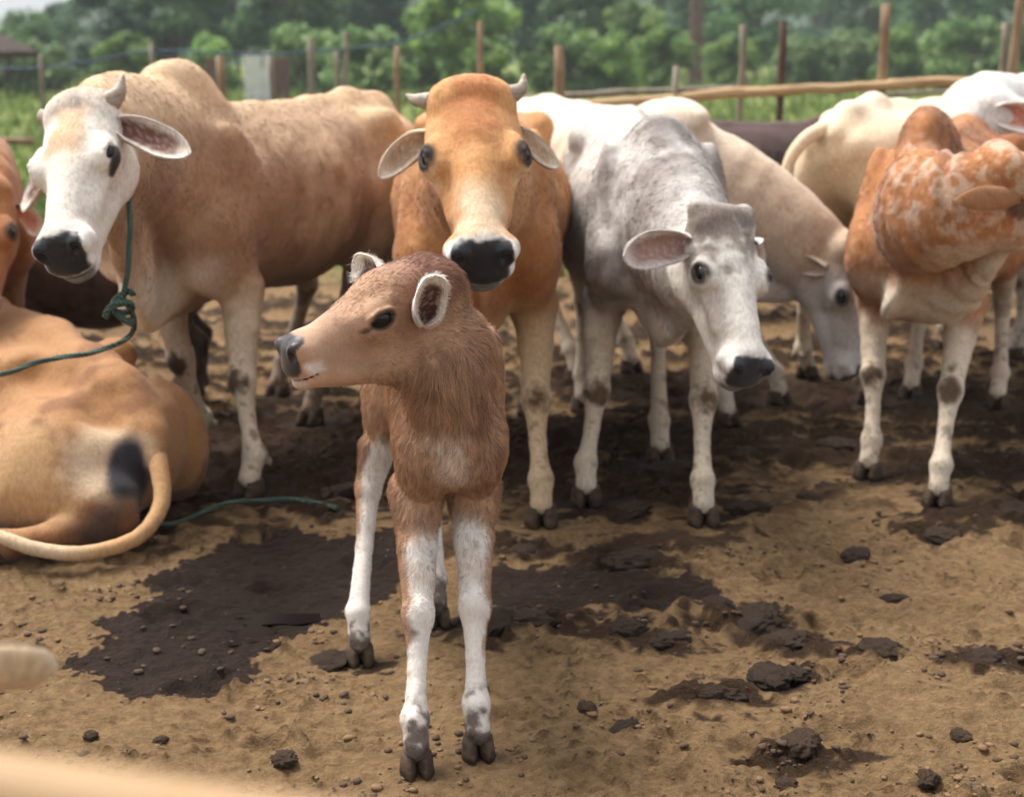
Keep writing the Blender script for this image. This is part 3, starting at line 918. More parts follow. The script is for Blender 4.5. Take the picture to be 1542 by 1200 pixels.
def build_ground():
    ys = [-30, -12, -5, -2, -.5, .4, 1.0, 1.4]
    y = 1.7
    while y < 9.5:
        ys.append(y); y += .0066 * (y / 2.5) if y < 6.2 else .05
    while y < 900:
        ys.append(y); y *= 1.06
    ys = np.array(ys)
    us = np.concatenate([[-300, -120, -50, -20, -9, -5, -3, -2, -1.5, -1.25], np.linspace(-1.1, 1.1, 430), [1.25, 1.5, 2, 3, 5, 9, 20, 50, 120, 300]])
    w = .42 * np.clip(ys, .8, 9.5) + .45
    X = us[None, :] * w[:, None]; Y = np.broadcast_to(ys[:, None], X.shape)
    P = np.stack([X.ravel(), Y.ravel()], 1)
    h, dark, wet, grass = ground_fields(P)
    V = np.column_stack([P, h])
    ny, nx = X.shape
    i = (np.arange(ny - 1)[:, None] * nx + np.arange(nx - 1)[None, :]).ravel()
    Q = np.stack([i, i + 1, i + nx + 1, i + nx], 1)
    m, nt, N, L, b = new_mat('trodden_dirt')
    tc = N.new('ShaderNodeTexCoord')
    aD = node(nt, 'ShaderNodeAttribute', attribute_name='dark'); aW = node(nt, 'ShaderNodeAttribute', attribute_name='wet'); aG = node(nt, 'ShaderNodeAttribute', attribute_name='grass')
    n1 = node(nt, 'ShaderNodeTexNoise', Scale=2.6, Detail=6.0, Roughness=.6)
    n2 = node(nt, 'ShaderNodeTexNoise', Scale=38.0, Detail=8.0, Roughness=.72)
    n3 = node(nt, 'ShaderNodeTexNoise', Scale=170.0, Detail=5.0, Roughness=.7)
    for n in (n1, n2, n3): L.new(tc.outputs['Object'], n.inputs['Vector'])
    def ramp(a, b_, p0=.35, p1=.65):
        r = N.new('ShaderNodeValToRGB'); r.color_ramp.elements[0].position = p0; r.color_ramp.elements[1].position = p1
        r.color_ramp.elements[0].color = (*a, 1); r.color_ramp.elements[1].color = (*b_, 1); return r
    def mixn(fac, A, B):
        x = N.new('ShaderNodeMix'); x.data_type = 'RGBA'
        L.new(fac, x.inputs['Factor']); L.new(A, x.inputs['A']); L.new(B, x.inputs['B']); return x.outputs['Result']
    dry = ramp(lin(114, 86, 56), lin(154, 123, 86), .32, .68); L.new(n1.outputs['Fac'], dry.inputs['Fac'])
    dry2 = ramp(lin(82, 61, 40), lin(172, 140, 100), .28, .62); L.new(n2.outputs['Fac'], dry2.inputs['Fac'])
    mx = N.new('ShaderNodeMix'); mx.data_type = 'RGBA'; mx.inputs['Factor'].default_value = .68
    L.new(dry.outputs[0], mx.inputs['A']); L.new(dry2.outputs[0], mx.inputs['B'])
    drk = ramp(lin(38, 27, 18), lin(82, 60, 40), .3, .7); L.new(n2.outputs['Fac'], drk.inputs['Fac'])
    wetc = ramp(lin(26, 17, 11), lin(68, 47, 33), .36, .66); ww = node(nt, 'ShaderNodeMath', operation='MULTIPLY_ADD'); L.new(n3.outputs['Fac'], ww.inputs[0]); ww.inputs[1].default_value = .5; wx = node(nt, 'ShaderNodeMath', operation='MULTIPLY'); L.new(n2.outputs['Fac'], wx.inputs[0]); wx.inputs[1].default_value = .5; L.new(wx.outputs[0], ww.inputs[2]); L.new(ww.outputs[0], wetc.inputs['Fac'])
    grs = ramp(lin(92, 104, 48), lin(128, 138, 70), .35, .65); L.new(n1.outputs['Fac'], grs.inputs['Fac'])
    # sharpen the vertex masks with fine noise
    def sharp(att, lo=.35, hi=.62):
        a = node(nt, 'ShaderNodeMath', operation='MULTIPLY_ADD'); L.new(n2.outputs['Fac'], a.inputs[0]); a.inputs[1].default_value = .5; L.new(att.outputs['Fac'], a.inputs[2])
        r = node(nt, 'ShaderNodeMapRange'); r.inputs['From Min'].default_value = lo + .25; r.inputs['From Max'].default_value = hi + .25
        L.new(a.outputs[0], r.inputs['Value']); return r.outputs[0]
    fD = sharp(aD, .2, .75); fW = sharp(aW, .30, .72)
    c = mixn(fD, mx.outputs['Result'], drk.outputs[0])
    c = mixn(fW, c, wetc.outputs[0])
    c = mixn(aG.outputs['Fac'], c, grs.outputs[0])
    L.new(c, b.inputs['Base Color'])
    rr = node(nt, 'ShaderNodeMapRange'); rr.inputs['To Min'].default_value = .92; rr.inputs['To Max'].default_value = .66
    L.new(fW, rr.inputs['Value']); L.new(rr.outputs[0], b.inputs['Roughness'])
    b.inputs['Specular IOR Level'].default_value = .16
    ad = node(nt, 'ShaderNodeMath', operation='MULTIPLY_ADD'); L.new(n3.outputs['Fac'], ad.inputs[0]); ad.inputs[1].default_value = .7; L.new(n2.outputs['Fac'], ad.inputs[2])
    bp = node(nt, 'ShaderNodeBump', Strength=1.0, Distance=.02); L.new(ad.outputs[0], bp.inputs['Height']); L.new(bp.outputs[0], b.inputs['Normal'])
    o = mesh_obj('ground', V, Q, m, attrs={'dark': dark, 'wet': wet, 'grass': grass})
    tag(o, kind='structure')
    return o
build_ground()

def ground_z(x, y):
    return float(ground_fields(np.array([[x, y]]))[0][0])

# the little pool of liquid in the middle of the wet patch
m, nt, N, L, b = new_mat('pool_liquid')
b.inputs['Base Color'].default_value = (*lin(18, 10, 7), 1); b.inputs['Roughness'].default_value = .16; b.inputs['Specular IOR Level'].default_value = .6
for (cx, cy, rx, ry) in ((-.545, 2.995, .055, .045), (-.49, 3.09, .085, .032)):
    a = np.arange(40) / 40 * 2 * math.pi
    rr = 1 + .55 * (noise(np.stack([np.cos(a) * 1.6 + cx * 9, np.sin(a) * 1.6], 1), 9) - .5) * 2
    P = np.stack([cx + rx * np.cos(a) * rr, cy + ry * np.sin(a) * rr], 1)
    h = ground_fields(P)[0]
    z = np.sort(h)[24]
    o = mesh_obj('puddle', np.column_stack([P, np.full(40, z + .002)]), [tuple(range(40))], m)
    tag(o, kind='structure')

# ------------------------------------------------------------------ dung and mud clods
M_DUNG = mat_simple('dung', lin(92, 68, 46), .95, 50, .5, 1.0, col2=lin(40, 29, 20), dist=.01)
M_CLOD = mat_simple('dirt_clod', lin(110, 82, 56), .9, 55, .5, 1.0, col2=lin(66, 48, 32), dist=.01)
def clod_mesh(seed, flat, sub=4):
    bm = bmesh.new(); bmesh.ops.create_icosphere(bm, subdivisions=sub, radius=1)
    V = np.array([v.co for v in bm.verts]); F = [[v.index for v in f.verts] for f in bm.faces]; bm.free()
    r = .42 + .75 * fbm(V * 1.3 + seed * 7.3, 3, seed, .7) + .55 * (1 - 2 * np.abs(fbm(V * 3.2 + seed, 3, seed + 3, .7) - .5)) * fbm(V * 5 + seed, 2, seed + 9)
    V = V * r[:, None]; V[:, 2] *= flat
    return V, F
def clod_variants(n, flat, name, mat):
    out = []
    for i in range(n):
        V, F = clod_mesh(300 + i, flat)
        o = mesh_obj(name, V, F, mat); me = o.data; bpy.data.objects.remove(o); out.append(me)
    return out
DUNG = clod_variants(6, .34, 'dung_clod', M_DUNG)
DIRT = clod_variants(4, .55, 'dirt_clod', M_CLOD)
rg = np.random.default_rng(5)
def put_clod(x, y, r, label, meshes=DUNG, name='dung_clod', cat='dung', group=None, sy=1.0):
    o = bpy.data.objects.new(name, meshes[int(rg.integers(len(meshes)))]); COL.objects.link(o)
    o.location = (x, y, ground_z(x, y) + r * .0); o.rotation_euler = (rg.normal() * .15, rg.normal() * .15, rg.uniform(0, 6.28)); o.scale = (r, r * sy, r)
    tag(o, label, cat, group); return o
put_clod(-.372, 2.838, .045, 'round dark dung clod beside the hind hoof of the calf')
put_clod(.045, 3.07, .060, 'rough dark dung heap just right of the calf front legs')
put_clod(-.065, 3.03, .065, 'dark dung heap seen between and behind the calf front legs')
put_clod(.39, 2.68, .050, 'long dark clod lying alone on the pale dirt', sy=.5)
put_clod(.50, 2.74, .040, 'brown lump at the upper end of the hollow in the pale dirt')
put_clod(.30, 3.46, .075, 'flat dark cowpat in front of the grey cow', sy=.6)
put_clod(1.33, 3.83, .115, 'large dark dung heap beside the front hoof of the speckled cow', sy=.7)
put_clod(.42, 4.22, .11, 'dark dung heap around the hind hoof of the grey cow', sy=.6)
put_clod(.87, 4.05, .032, 'round dark dropping on the dirt near the speckled cow')
put_clod(-.395, 2.415, .024, 'small brown clod alone on the dirt near the calf', DIRT, 'dirt_clod', 'clod')
put_clod(.50, 2.44, .035, 'flat grey-brown clod in the lower right of the yard', DIRT, 'dirt_clod', 'clod')
put_clod(.80, 2.50, .020, 'small reddish clod near the right edge of the yard', DIRT, 'dirt_clod', 'clod')
spots = [(.24, 3.02, .045, 'leftmost dark clod in the trampled patch right of the calf'), (.33, 2.96, .05, 'wide dark clod at the near edge of the trampled patch right of the calf'), (.40, 3.0, .04, 'rightmost dark clod of the trampled patch right of the calf'),
         (.52, 3.06, .055, 'upper dark clod at the tip of the long dark smear'), (.57, 2.99, .055, 'lower dark clod beyond the tip of the long dark smear'), (.45, 3.16, .04, 'small clod on the upper edge at the tip of the long dark smear'),
         (.02, 3.55, .07, 'dark pat on the dirt between the calf and the orange cow'), (.56, 2.78, .04, 'brown lump at the right end of the hollow in the pale dirt'), (.76, 2.92, .045, 'dark clod right of the hollow in the pale dirt'), (.95, 2.88, .05, 'grey-brown lump nearest the right edge of the yard'),
         (.86, 3.2, .035, 'small dark clod on bare dirt below the speckled cow'), (.83, 3.48, .035, 'small dark clod just below the front hooves of the speckled cow'), (.80, 3.95, .035, 'dark dropping left of the front hooves of the speckled cow'), (1.08, 3.62, .05, 'crumbled dark clod below the large dung heap'),
         (-.47, 4.0, .07, 'dark trampled clod at the front hoof of the tan cow'), (-.3, 4.0, .06, 'dark trampled clod between the calf and the tan cow'), (.62, 3.84, .06, 'dark clod right of the near front hoof of the grey cow'), (.30, 3.84, .06, 'dark clod between the front hooves of the grey cow'),
         (.7, 4.4, .07, 'dark clod under the belly of the grey cow, right side'), (1.0, 4.5, .07, 'dark clod left of the far front hoof of the speckled cow'), (.20, 2.55, .035, 'small grey-brown pat near the bottom centre of the yard')]
for x, y, r, lb in spots:
    put_clod(x, y, r, lb, DUNG, 'dung_clod', 'dung', 'dung clods on the yard floor', sy=rg.uniform(.6, 1))
for x, y, r, lb in [(-.62, 2.48, .014, 'tiny brown clod below the wet patch, the right one of two'), (-.75, 2.50, .013, 'tiny brown clod below the wet patch, the left one of two'), (.14, 2.62, .018, 'small brown clod right of the calf front hooves'), (.70, 2.36, .022, 'small brown clod in the bottom right corner of the yard'), (.46, 2.34, .018, 'small brown clod at the bottom below the flat grey-brown one')]:
    put_clod(x, y, r, lb, DIRT, 'dirt_clod', 'clod', 'small earth clods on the yard floor')
# crumbs too many to count
V0, F0 = clod_mesh(400, .6, 1)
VS = []; FS = []; CS = []
rg2 = np.random.default_rng(21)
pts = []
for i in range(9000):
    y = 2.1 + 3.4 * rg2.random() ** 1.3; x = rg2.uniform(-1, 1) * (.40 * y + .1); pts.append((x, y))
pts = np.array(pts)
hh_, dk_, wt_, _ = ground_fields(pts)
cl = fbm(pts * 3, 3, 261)
keep = (rg2.random(len(pts)) < np.clip((cl - .40) * 5, .08, 1)) & ((wt_ < .3) | (rg2.random(len(pts)) < .35))
for (x, y), z, dk in zip(pts[keep], hh_[keep], dk_[keep]):
    r = .0025 + .0075 * rg2.random() ** 3.5
    a = rg2.uniform(0, 6.28); c, s_ = math.cos(a), math.sin(a)
    v = V0 * (r * np.array([rg2.uniform(.8, 1.8), 1, .8]))
    v = np.stack([v[:, 0] * c - v[:, 1] * s_, v[:, 0] * s_ + v[:, 1] * c, v[:, 2]], 1) + (x, y, z + r * .3)
    FS.append(np.array(F0) + len(VS) * len(V0)); VS.append(v)
    CS.append(np.tile(lin(76, 56, 38) if dk > .4 or rg2.random() < .5 else lin(120, 92, 62), (len(V0), 1)))
m, nt, N, L, b = new_mat('crumbs'); at_ = node(nt, 'ShaderNodeAttribute', attribute_name='Col'); L.new(at_.outputs['Color'], b.inputs['Base Color']); b.inputs['Roughness'].default_value = .9
o = mesh_obj('dirt_crumbs', np.concatenate(VS), np.concatenate(FS), m, cols=np.concatenate(CS), smooth=False)
tag(o, 'small crumbs of earth and dung scattered over the yard', 'crumbs', kind='stuff')

# ------------------------------------------------------------------ fences
M_WOOD = mat_simple('weathered_bamboo', lin(168, 140, 106), .8, 14, .4, .5, col2=lin(112, 88, 66), stretch=(1, 1, .25))
M_RAIL = mat_simple('pale_bamboo_rail', lin(206, 172, 126), .7, 14, .4, .4, col2=lin(160, 126, 86), stretch=(.25, 1, 1))
M_WOODG = mat_simple('grey_wood', lin(160, 148, 130), .8, 14, .4, .4, col2=lin(112, 100, 86), stretch=(1, 1, .25))
M_WOODD = mat_simple('dark_wood', lin(96, 70, 56), .8, 14, .4, .4, col2=lin(60, 44, 36), stretch=(1, 1, .25))
M_PALE = mat_simple('pale_bamboo', lin(184, 152, 112), .6, 10, .3, .3, col2=lin(156, 124, 86), stretch=(.3, 1, 1))
def pole(name, a, b, r, mat, parent, nodes=True, seed=0):
    a = np.asarray(a, float); b = np.asarray(b, float)
    n = max(8, int(np.linalg.norm(b - a) / .12))
    t = np.linspace(0, 1, n)
    P = a + (b - a) * t[:, None]
    g = np.random.default_rng(seed)
    P = P + (fbm(np.stack([t * 4 + seed, t * 0 + seed], 1), 2, seed)[:, None] - .5) * np.array([.03, .03, .03])
    r = r * .84
    R = r * (1 - .15 * t) * (1 + .05 * g.normal(size=n))
    if nodes: R[::4] *= 1.14
    v, f_ = tube(P, R, 10)
    return mesh_obj(name, v, f_, mat, parent)
fence = empty('bamboo_fence', (1.5, 8.3, 0)); fo = np.array([1.5, 8.3, 0])
tag(fence, 'bamboo rail fence along the back of the yard', 'fence')
def fp(n, a, b, r, mt, seed): pole(n, np.array(a) - fo, np.array(b) - fo, r, mt, fence, seed=seed)
for i, (x, y, zt, r, mt, lean) in enumerate([(.26, 8.0, 1.20, .034, M_WOOD, -.02), (.86, 8.1, 1.10, .026, M_WOODG, .0), (1.25, 8.4, 1.31, .024, M_WOODG, -.01), (1.43, 8.25, 1.33, .026, M_WOODD, .0),
                                             (1.98, 8.3, 1.42, .034, M_WOOD, .0), (2.62, 8.3, 1.32, .028, M_WOODG, .0), (2.65, 8.35, 1.55, .034, M_WOOD, .06), (3.4, 8.4, 1.4, .03, M_WOOD, 0)]):
    fp('post', (x, y, -.05), (x + lean, y, zt), r, mt, 40 + i)
for i, (a, b_, r) in enumerate([((.0, 7.93, .87), (1.28, 8.18, .965), .027), ((1.2, 8.17, .96), (2.1, 8.24, 1.0), .025), ((2.0, 8.23, 1.0), (3.6, 8.33, 1.05), .026), ((1.1, 8.2, .74), (2.4, 8.26, .80), .027), ((.0, 8.6, .92), (1.3, 8.7, .98), .016),
                               ((2.3, 8.26, .80), (3.6, 8.33, .82), .026), ((.0, 7.95, .66), (1.2, 8.15, .72), .026)]):
    fp('rail', a, b_, r * (1.3 if i != 4 else 1.2), M_RAIL if i != 4 else M_WOODG, 60 + i)
for i, (a, b_, r) in enumerate([((-.3, 9.2, .62), (1.6, 9.4, .70), .02), ((1.5, 9.4, .72), (3.8, 9.6, .76), .02), ((2.0, 8.8, .94), (3.8, 8.9, .95), .016)]):
    fp('rail', a, b_, r, M_WOODG, 70 + i)
fence2 = empty('post_fence', (-1.5, 9.5, 0)); fo2 = np.array([-1.5, 9.5, 0])
tag(fence2, 'row of thin posts strung with blue rope behind the tan cow', 'fence')
for i, (px, zt, r, mt, y) in enumerate([(722, 1.34, .024, M_WOOD, 9.0), (473, 1.25, .024, M_WOODG, 9.4), (511, 1.17, .022, M_WOODG, 9.8), (524, 1.28, .022, M_WOODG, 9.6), (340, 1.14, .035, M_WOOD, 9.6), (240, 1.22, .020, M_WOODG, 9.6), (76, 1.15, .018, M_WOODG, 9.6), (600, 1.20, .022, M_WOOD, 9.3), (415, 1.16, .02, M_WOODG, 9.7)]):
    x = (px - 771) / 2287 * y
    pole('post', np.array([x, y, -.05]) - fo2, np.array([x + .01, y, zt]) - fo2, r, mt, fence2, seed=80 + i)
M_BLUE = mat_simple('blue_rope', lin(72, 92, 124), .7, 90, .3, .3)
for pts_ in ([(-3.7, 9.7, 1.08), (-2.9, 9.65, 1.07), (-2.23, 9.6, 1.17), (-1.6, 9.5, 1.15), (-1.0, 9.6, 1.18)], [(-1.0, 9.6, 1.18), (-.62, 9.4, 1.24), (-.2, 9.0, 1.40)]):
    v, f_ = tube(bezier(np.array(pts_) - fo2, 24), .005, 8)
    mesh_obj('blue_rope', v, f_, M_BLUE, fence2)
# shed at the left edge
shed = empty('shed', (-4.05, 11.5, 0)); tag(shed, 'open shed corner with thatched roof at the left edge', 'shed')
so = np.array([-4.05, 11.5, 0])
pole('post', np.array([-3.83, 11.4, -.05]) - so, np.array([-3.85, 11.4, 1.2]) - so, .05, M_WOODG, shed, seed=91)
pole('post', np.array([-5.4, 11.4, -.05]) - so, np.array([-5.4, 11.4, 1.2]) - so, .05, M_WOODG, shed, seed=92)
pole('rail', np.array([-5.4, 10.6, .55]) - so, np.array([-3.3, 10.6, .56]) - so, .035, M_WOOD, shed, seed=93)
M_THATCH = mat_simple('thatch', lin(92, 78, 66), .9, 30, .5, .8, col2=lin(52, 44, 38), stretch=(1, 1, 4))
rv = np.array([(-6.5, 10.9, 1.16), (-3.80, 10.9, 1.16), (-3.80, 12.5, 1.16), (-6.5, 12.5, 1.16), (-6.5, 11.7, 1.42), (-4.1, 11.7, 1.42), (-6.5, 10.9, 1.11), (-3.80, 10.9, 1.11), (-3.80, 12.5, 1.11), (-6.5, 12.5, 1.11)]) - so
mesh_obj('roof', rv, [(0, 1, 5, 4), (1, 2, 5), (2, 3, 4, 5), (3, 0, 4), (0, 6, 7, 1), (1, 7, 8, 2), (2, 8, 9, 3), (3, 9, 6, 0), (9, 8, 7, 6)], M_THATCH, shed, smooth=False)
# ruined white hut
hut = empty('hut', (-5.2, 31, 0)); ho = np.array([-5.2, 31, 0]); tag(hut, 'small ruined hut with white and brick walls behind the yard', 'hut')
def box(name, lo, hi, mt, par, o_):
    lo = np.array(lo, float) - o_; hi = np.array(hi, float) - o_
    v = [(x, y, z) for z in (lo[2], hi[2]) for y in (lo[1], hi[1]) for x in (lo[0], hi[0])]
    return mesh_obj(name, v, [(0, 2, 3, 1), (4, 5, 7, 6), (0, 1, 5, 4), (2, 6, 7, 3), (0, 4, 6, 2), (1, 3, 7, 5)], mt, par, smooth=False)
M_PLASTER = mat_simple('plaster', lin(226, 224, 220), .9, 4, .3, .3, col2=lin(186, 182, 178))
M_BRICK = mat_simple('old_brick', lin(120, 88, 76), .9, 9, .4, .4, col2=lin(84, 66, 60))
box('wall', (-5.35, 31, 0), (-5.02, 31.2, 1.05), M_PLASTER, hut, ho)
box('wall', (-4.95, 31, 0), (-4.80, 31.2, 1.08), M_PLASTER, hut, ho)
box('wall', (-5.019, 31.02, .0), (-4.951, 31.18, .78), M_PLASTER, hut, ho)
box('wall', (-6.2, 31.3, 0), (-5.8, 31.5, .95), M_BRICK, hut, ho)
box('wall', (-4.79, 31.3, 0), (-4.5, 31.5, .98), M_BRICK, hut, ho)

# ------------------------------------------------------------------ trees, grass and hill
m, nt, N, L, b = new_mat('leaves')
at_ = node(nt, 'ShaderNodeAttribute', attribute_name='Col'); oi = N.new('ShaderNodeObjectInfo')
mr = node(nt, 'ShaderNodeMapRange'); mr.inputs['To Min'].default_value = .75; mr.inputs['To Max'].default_value = 1.3; L.new(oi.outputs['Random'], mr.inputs['Value'])
vm = node(nt, 'ShaderNodeVectorMath', operation='SCALE'); L.new(at_.outputs['Color'], vm.inputs[0]); L.new(mr.outputs[0], vm.inputs['Scale'])
L.new(vm.outputs[0], b.inputs['Base Color']); b.inputs['Roughness'].default_value = .55
tr = N.new('ShaderNodeBsdfTranslucent'); L.new(vm.outputs[0], tr.inputs['Color'])
mxs = N.new('ShaderNodeMixShader'); mxs.inputs[0].default_value = .42
L.new(b.outputs[0], mxs.inputs[1]); L.new(tr.outputs[0], mxs.inputs[2]); L.new(mxs.outputs[0], N['Material Output'].inputs['Surface'])
M_LEAF = m
M_BARK = mat_simple('bark', lin(128, 104, 84), .9, 12, .5, .8, col2=lin(76, 62, 50), stretch=(1, 1, .3))
def leaf_cloud(g, centres, rads, n, size, cols):
    k = g.integers(len(centres), size=n)
    d = g.normal(size=(n, 3)); d /= np.linalg.norm(d, axis=1)[:, None]
    rr = g.random(n) ** .45
    C = centres[k] + d * rads[k][:, None] * rr[:, None] * np.array([1, 1, .8])
    nrm = d * .6 + g.normal(size=(n, 3)) * .6 + np.array([0, 0, .5]); nrm /= np.linalg.norm(nrm, axis=1)[:, None]
    a = np.cross(nrm, g.normal(size=(n, 3))); a /= np.linalg.norm(a, axis=1)[:, None]
    b_ = np.cross(nrm, a)
    s_ = size * g.uniform(.6, 1.3, n)[:, None]
    V = np.stack([C - a * s_, C + b_ * s_ * .45, C + a * s_, C - b_ * s_ * .45], 1).reshape(-1, 3)
    Q = np.arange(4 * n).reshape(n, 4)
    t = np.clip(g.normal(.5, .28, n) + (k % 5 - 2) * .10, 0, 1)[:, None]
    col = cols[0] * (1 - t) + cols[1] * t
    return V, Q, np.repeat(col, 4, 0)
def tree_meshes(seed, height, spread, trunk_h, n, cols, leaf=.13, tr_r=.09):
    g = np.random.default_rng(seed)
    limbs_v = []; limbs_f = []; cnt = 0
    top = np.array([g.normal() * .15, g.normal() * .15, height * .75])
    def add(P, R):
        nonlocal cnt
        v, f_ = tube(P, R, 8); limbs_v.append(v); limbs_f.extend([tuple(i + cnt for i in q) for q in f_]); cnt += len(v)
    add(bezier([(0, 0, -.1), (g.normal() * .06, g.normal() * .06, trunk_h), top], 10), np.linspace(tr_r, tr_r * .35, 10))
    cs = []; rs = []
    for i in range(26):
        a = g.uniform(0, 6.28); z = g.uniform(trunk_h * .8, height * .92)
        f_ = (z - trunk_h * .8) / (height - trunk_h * .8)
        R = spread * math.sqrt(max(.05, 1 - (f_ * 2 - .85) ** 2 * .85)) * g.uniform(.35, .95)
        c = np.array([math.cos(a) * R, math.sin(a) * R, z]); cs.append(c); rs.append(spread * g.uniform(.24, .42))
        if i % 3 == 0:
            s0 = np.array([0, 0, trunk_h * g.uniform(.8, 1.2)])
            add(bezier([s0, (s0 + c) / 2 + (0, 0, .12), c], 6), np.linspace(tr_r * .4, tr_r * .12, 6))
    V, Q, C = leaf_cloud(g, np.array(cs), np.array(rs), n, leaf, cols)
    return (np.concatenate(limbs_v), limbs_f), (V, Q, C)
GREENS = [(lin(54, 88, 54), lin(112, 146, 80)), (lin(76, 112, 56), lin(146, 174, 88)), (lin(50, 82, 58), lin(98, 132, 86)), (lin(84, 116, 68), lin(138, 162, 94))]
TREES = []
for i, (h_, sp, th, n) in enumerate([(4.2, 1.9, 1.1, 5200), (3.0, 1.5, .5, 4200), (5.5, 2.3, 1.5, 5600), (2.0, 1.2, .2, 3000)]):
    (lv, lf), (V, Q, C) = tree_meshes(500 + i, h_, sp, th, n, GREENS[i], leaf=.15)
    o1 = mesh_obj('trunk', lv, lf, M_BARK); o2 = mesh_obj('crown', V, Q, M_LEAF, cols=C, smooth=False)
    TREES.append((o1.data, o2.data)); bpy.data.objects.remove(o1); bpy.data.objects.remove(o2)
def put_tree(px, Y, kind, s_, label, rz, group='trees beyond the yard', name='tree'):
    x = (px - 771) / 2287 * Y
    r = empty(name, (x, Y, 0)); r.rotation_euler = (0, 0, rz); r.scale = (s_, s_, s_)
    for nm, me in zip(('trunk', 'crown'), TREES[kind]):
        o = bpy.data.objects.new(nm, me); COL.objects.link(o); o.parent = r
    tag(r, label, 'tree' if name == 'tree' else 'bush', group)
    return r
TL = [(60, 46, 0, .52, 'low dark green tree above the horned head of the tan cow'), (170, 42, 2, .50, 'dark green tree over the hump of the tan cow, left side'), (275, 44, 0, .85, 'dense dark tree directly above the hump of the tan cow'),
      (370, 48, 2, .9, 'dark tree behind the ruined white hut'), (450, 44, 0, 1.0, 'dense dark tree right of the white hut'), (540, 50, 2, .95, 'tall dark tree behind the pair of thin posts'),
      (620, 52, 0, 1.0, 'dark tree left of the bright bush above the orange cow'), (700, 36, 1, .85, 'bright green bushy tree behind the thin post above the orange cow'), (790, 50, 2, .9, 'dark tree right of the thin post above the orange cow'),
      (880, 46, 0, .80, 'mid green tree behind the left end of the bamboo fence'), (955, 44, 1, .8, 'light green tree left of the tall bare trunk'), (1060, 60, 2, .9, 'dark tree behind the tall bare trunk'),
      (1130, 52, 0, .85, 'rounded tree with a pale trunk behind the grey and dark posts'), (1215, 75, 2, 1.0, 'dark tree beyond the pale grassy slope'), (1290, 62, 0, 1.0, 'rounded deep green tree left of the tallest bamboo post'),
      (1385, 58, 2, .85, 'dark tree right of the tallest bamboo post'), (1470, 60, 0, .95, 'mid green tree left of the leaning post'), (1560, 52, 2, .9, 'green tree at the right edge behind the leaning post')]
TL += [(115, 60, 2, .52, 'small far tree in the gap under the sliver of sky'), (320, 60, 2, 1.1, 'tall tree far behind the post left of the white hut'), (500, 62, 1, 1.3, 'light green tree seen between the two dark trees behind the posts'),
       (835, 62, 1, 1.3, 'light green tree far behind the first fence post'), (1010, 72, 0, 1.3, 'far dark tree seen past the tall bare trunk'), (1340, 80, 1, 1.4, 'pale green tree far behind the tallest bamboo post')]
for i, (px, Y, k, s_, lb) in enumerate(TL): put_tree(px, Y, k, s_, lb, i * 1.7)
BL = [(640, 38, .8, 'bright bush under the dark trees left of the thin post'), (90, 40, .6, 'small bush in the gap left of the tan cow'), (330, 38, .8, 'bush just left of the ruined white hut'), (460, 37, .8, 'bush right of the ruined white hut'), (1090, 40, .8, 'bush right of the tall bare trunk'), (1260, 46, .8, 'bush left of the tallest bamboo post'), (920, 36, .8, 'light bush between the first and second fence posts'),
      (560, 33, .75, 'low yellow-green bush behind the rump of the tan cow'), (740, 30, .7, 'leafy bush right of the thin post above the orange cow'), (850, 36, .8, 'bush behind the first fence post'), (990, 38, .9, 'bright bush at the foot of the tall bare trunk'),
      (1190, 44, .7, 'low bush on the left of the grassy slope'), (1340, 42, .95, 'spreading bush behind the tallest bamboo post'), (1440, 40, .9, 'bush between the tallest post and the leaning post'), (1530, 38, .9, 'bush at the right edge behind the fence'), (30, 36, .7, 'bush at the far left behind the shed'), (200, 34, .8, 'bush left of the hump of the tan cow')]
for i, (px, Y, s_, lb) in enumerate(BL): put_tree(px, Y, 3 if i % 2 else 1, s_ * (1 if i % 2 else .6), lb, i * 2.1, 'bushes beyond the yard', 'bush')
# tall bare trunk
tb = empty('tree', ((1040 - 771) / 2287 * 44, 44, 0)); tag(tb, 'tall bare mottled tree trunk rising out of the picture', 'tree')
v, f_ = tube(bezier([(0, 0, -.1), (.03, 0, 1.5), (-.02, 0, 4), (.2, .1, 7)], 24), np.linspace(.24, .13, 24) * (1 + .08 * RNG.normal(size=24)), 12)
mesh_obj('trunk', v, f_, M_BARK, tb)
V, Q, C = leaf_cloud(np.random.default_rng(9), np.array([(.2, .1, 7.2), (1, .3, 7.6), (-.8, 0, 7.4), (.1, -.8, 8)]), np.array([1., .9, .9, .9]), 2500, .16, GREENS[0])
mesh_obj('crown', V, Q, M_LEAF, tb, cols=C, smooth=False)
# grass beyond the fence
g = np.random.default_rng(31)
n = 22000
gy = 8.6 + 50 * g.random(n) ** 2.0; gx = g.uniform(-1, 1, n) * (.42 * gy + 1.0)
dens = fbm(np.stack([gx * .35, gy * .22], 1), 3, 271)
k = dens + .08 * g.normal(size=n) > .45
gx, gy = gx[k], gy[k]; n = len(gx)
hgt = g.uniform(.06, .26, n) * (1 + .012 * gy); a = g.uniform(0, 6.28, n); wd = .012 + .0016 * gy
B = np.stack([gx, gy, np.zeros(n)], 1); sv = np.stack([np.cos(a), np.sin(a), a * 0], 1) * wd[:, None]; ln = g.normal(size=(n, 3)) * .3 * hgt[:, None]; ln[:, 2] = hgt
V = np.stack([B - sv, B + sv, B + ln], 1).reshape(-1, 3)
t = np.clip(g.normal(.5, .3, n), 0, 1)[:, None]
C = np.repeat(lin(80, 104, 42) * (1 - t) + lin(128, 140, 76) * t, 3, 0)
o = mesh_obj('grass', V, np.arange(3 * n).reshape(n, 3), M_LEAF, cols=C, smooth=False)
tag(o, 'rough green grass growing beyond the fence', 'grass', kind='stuff')
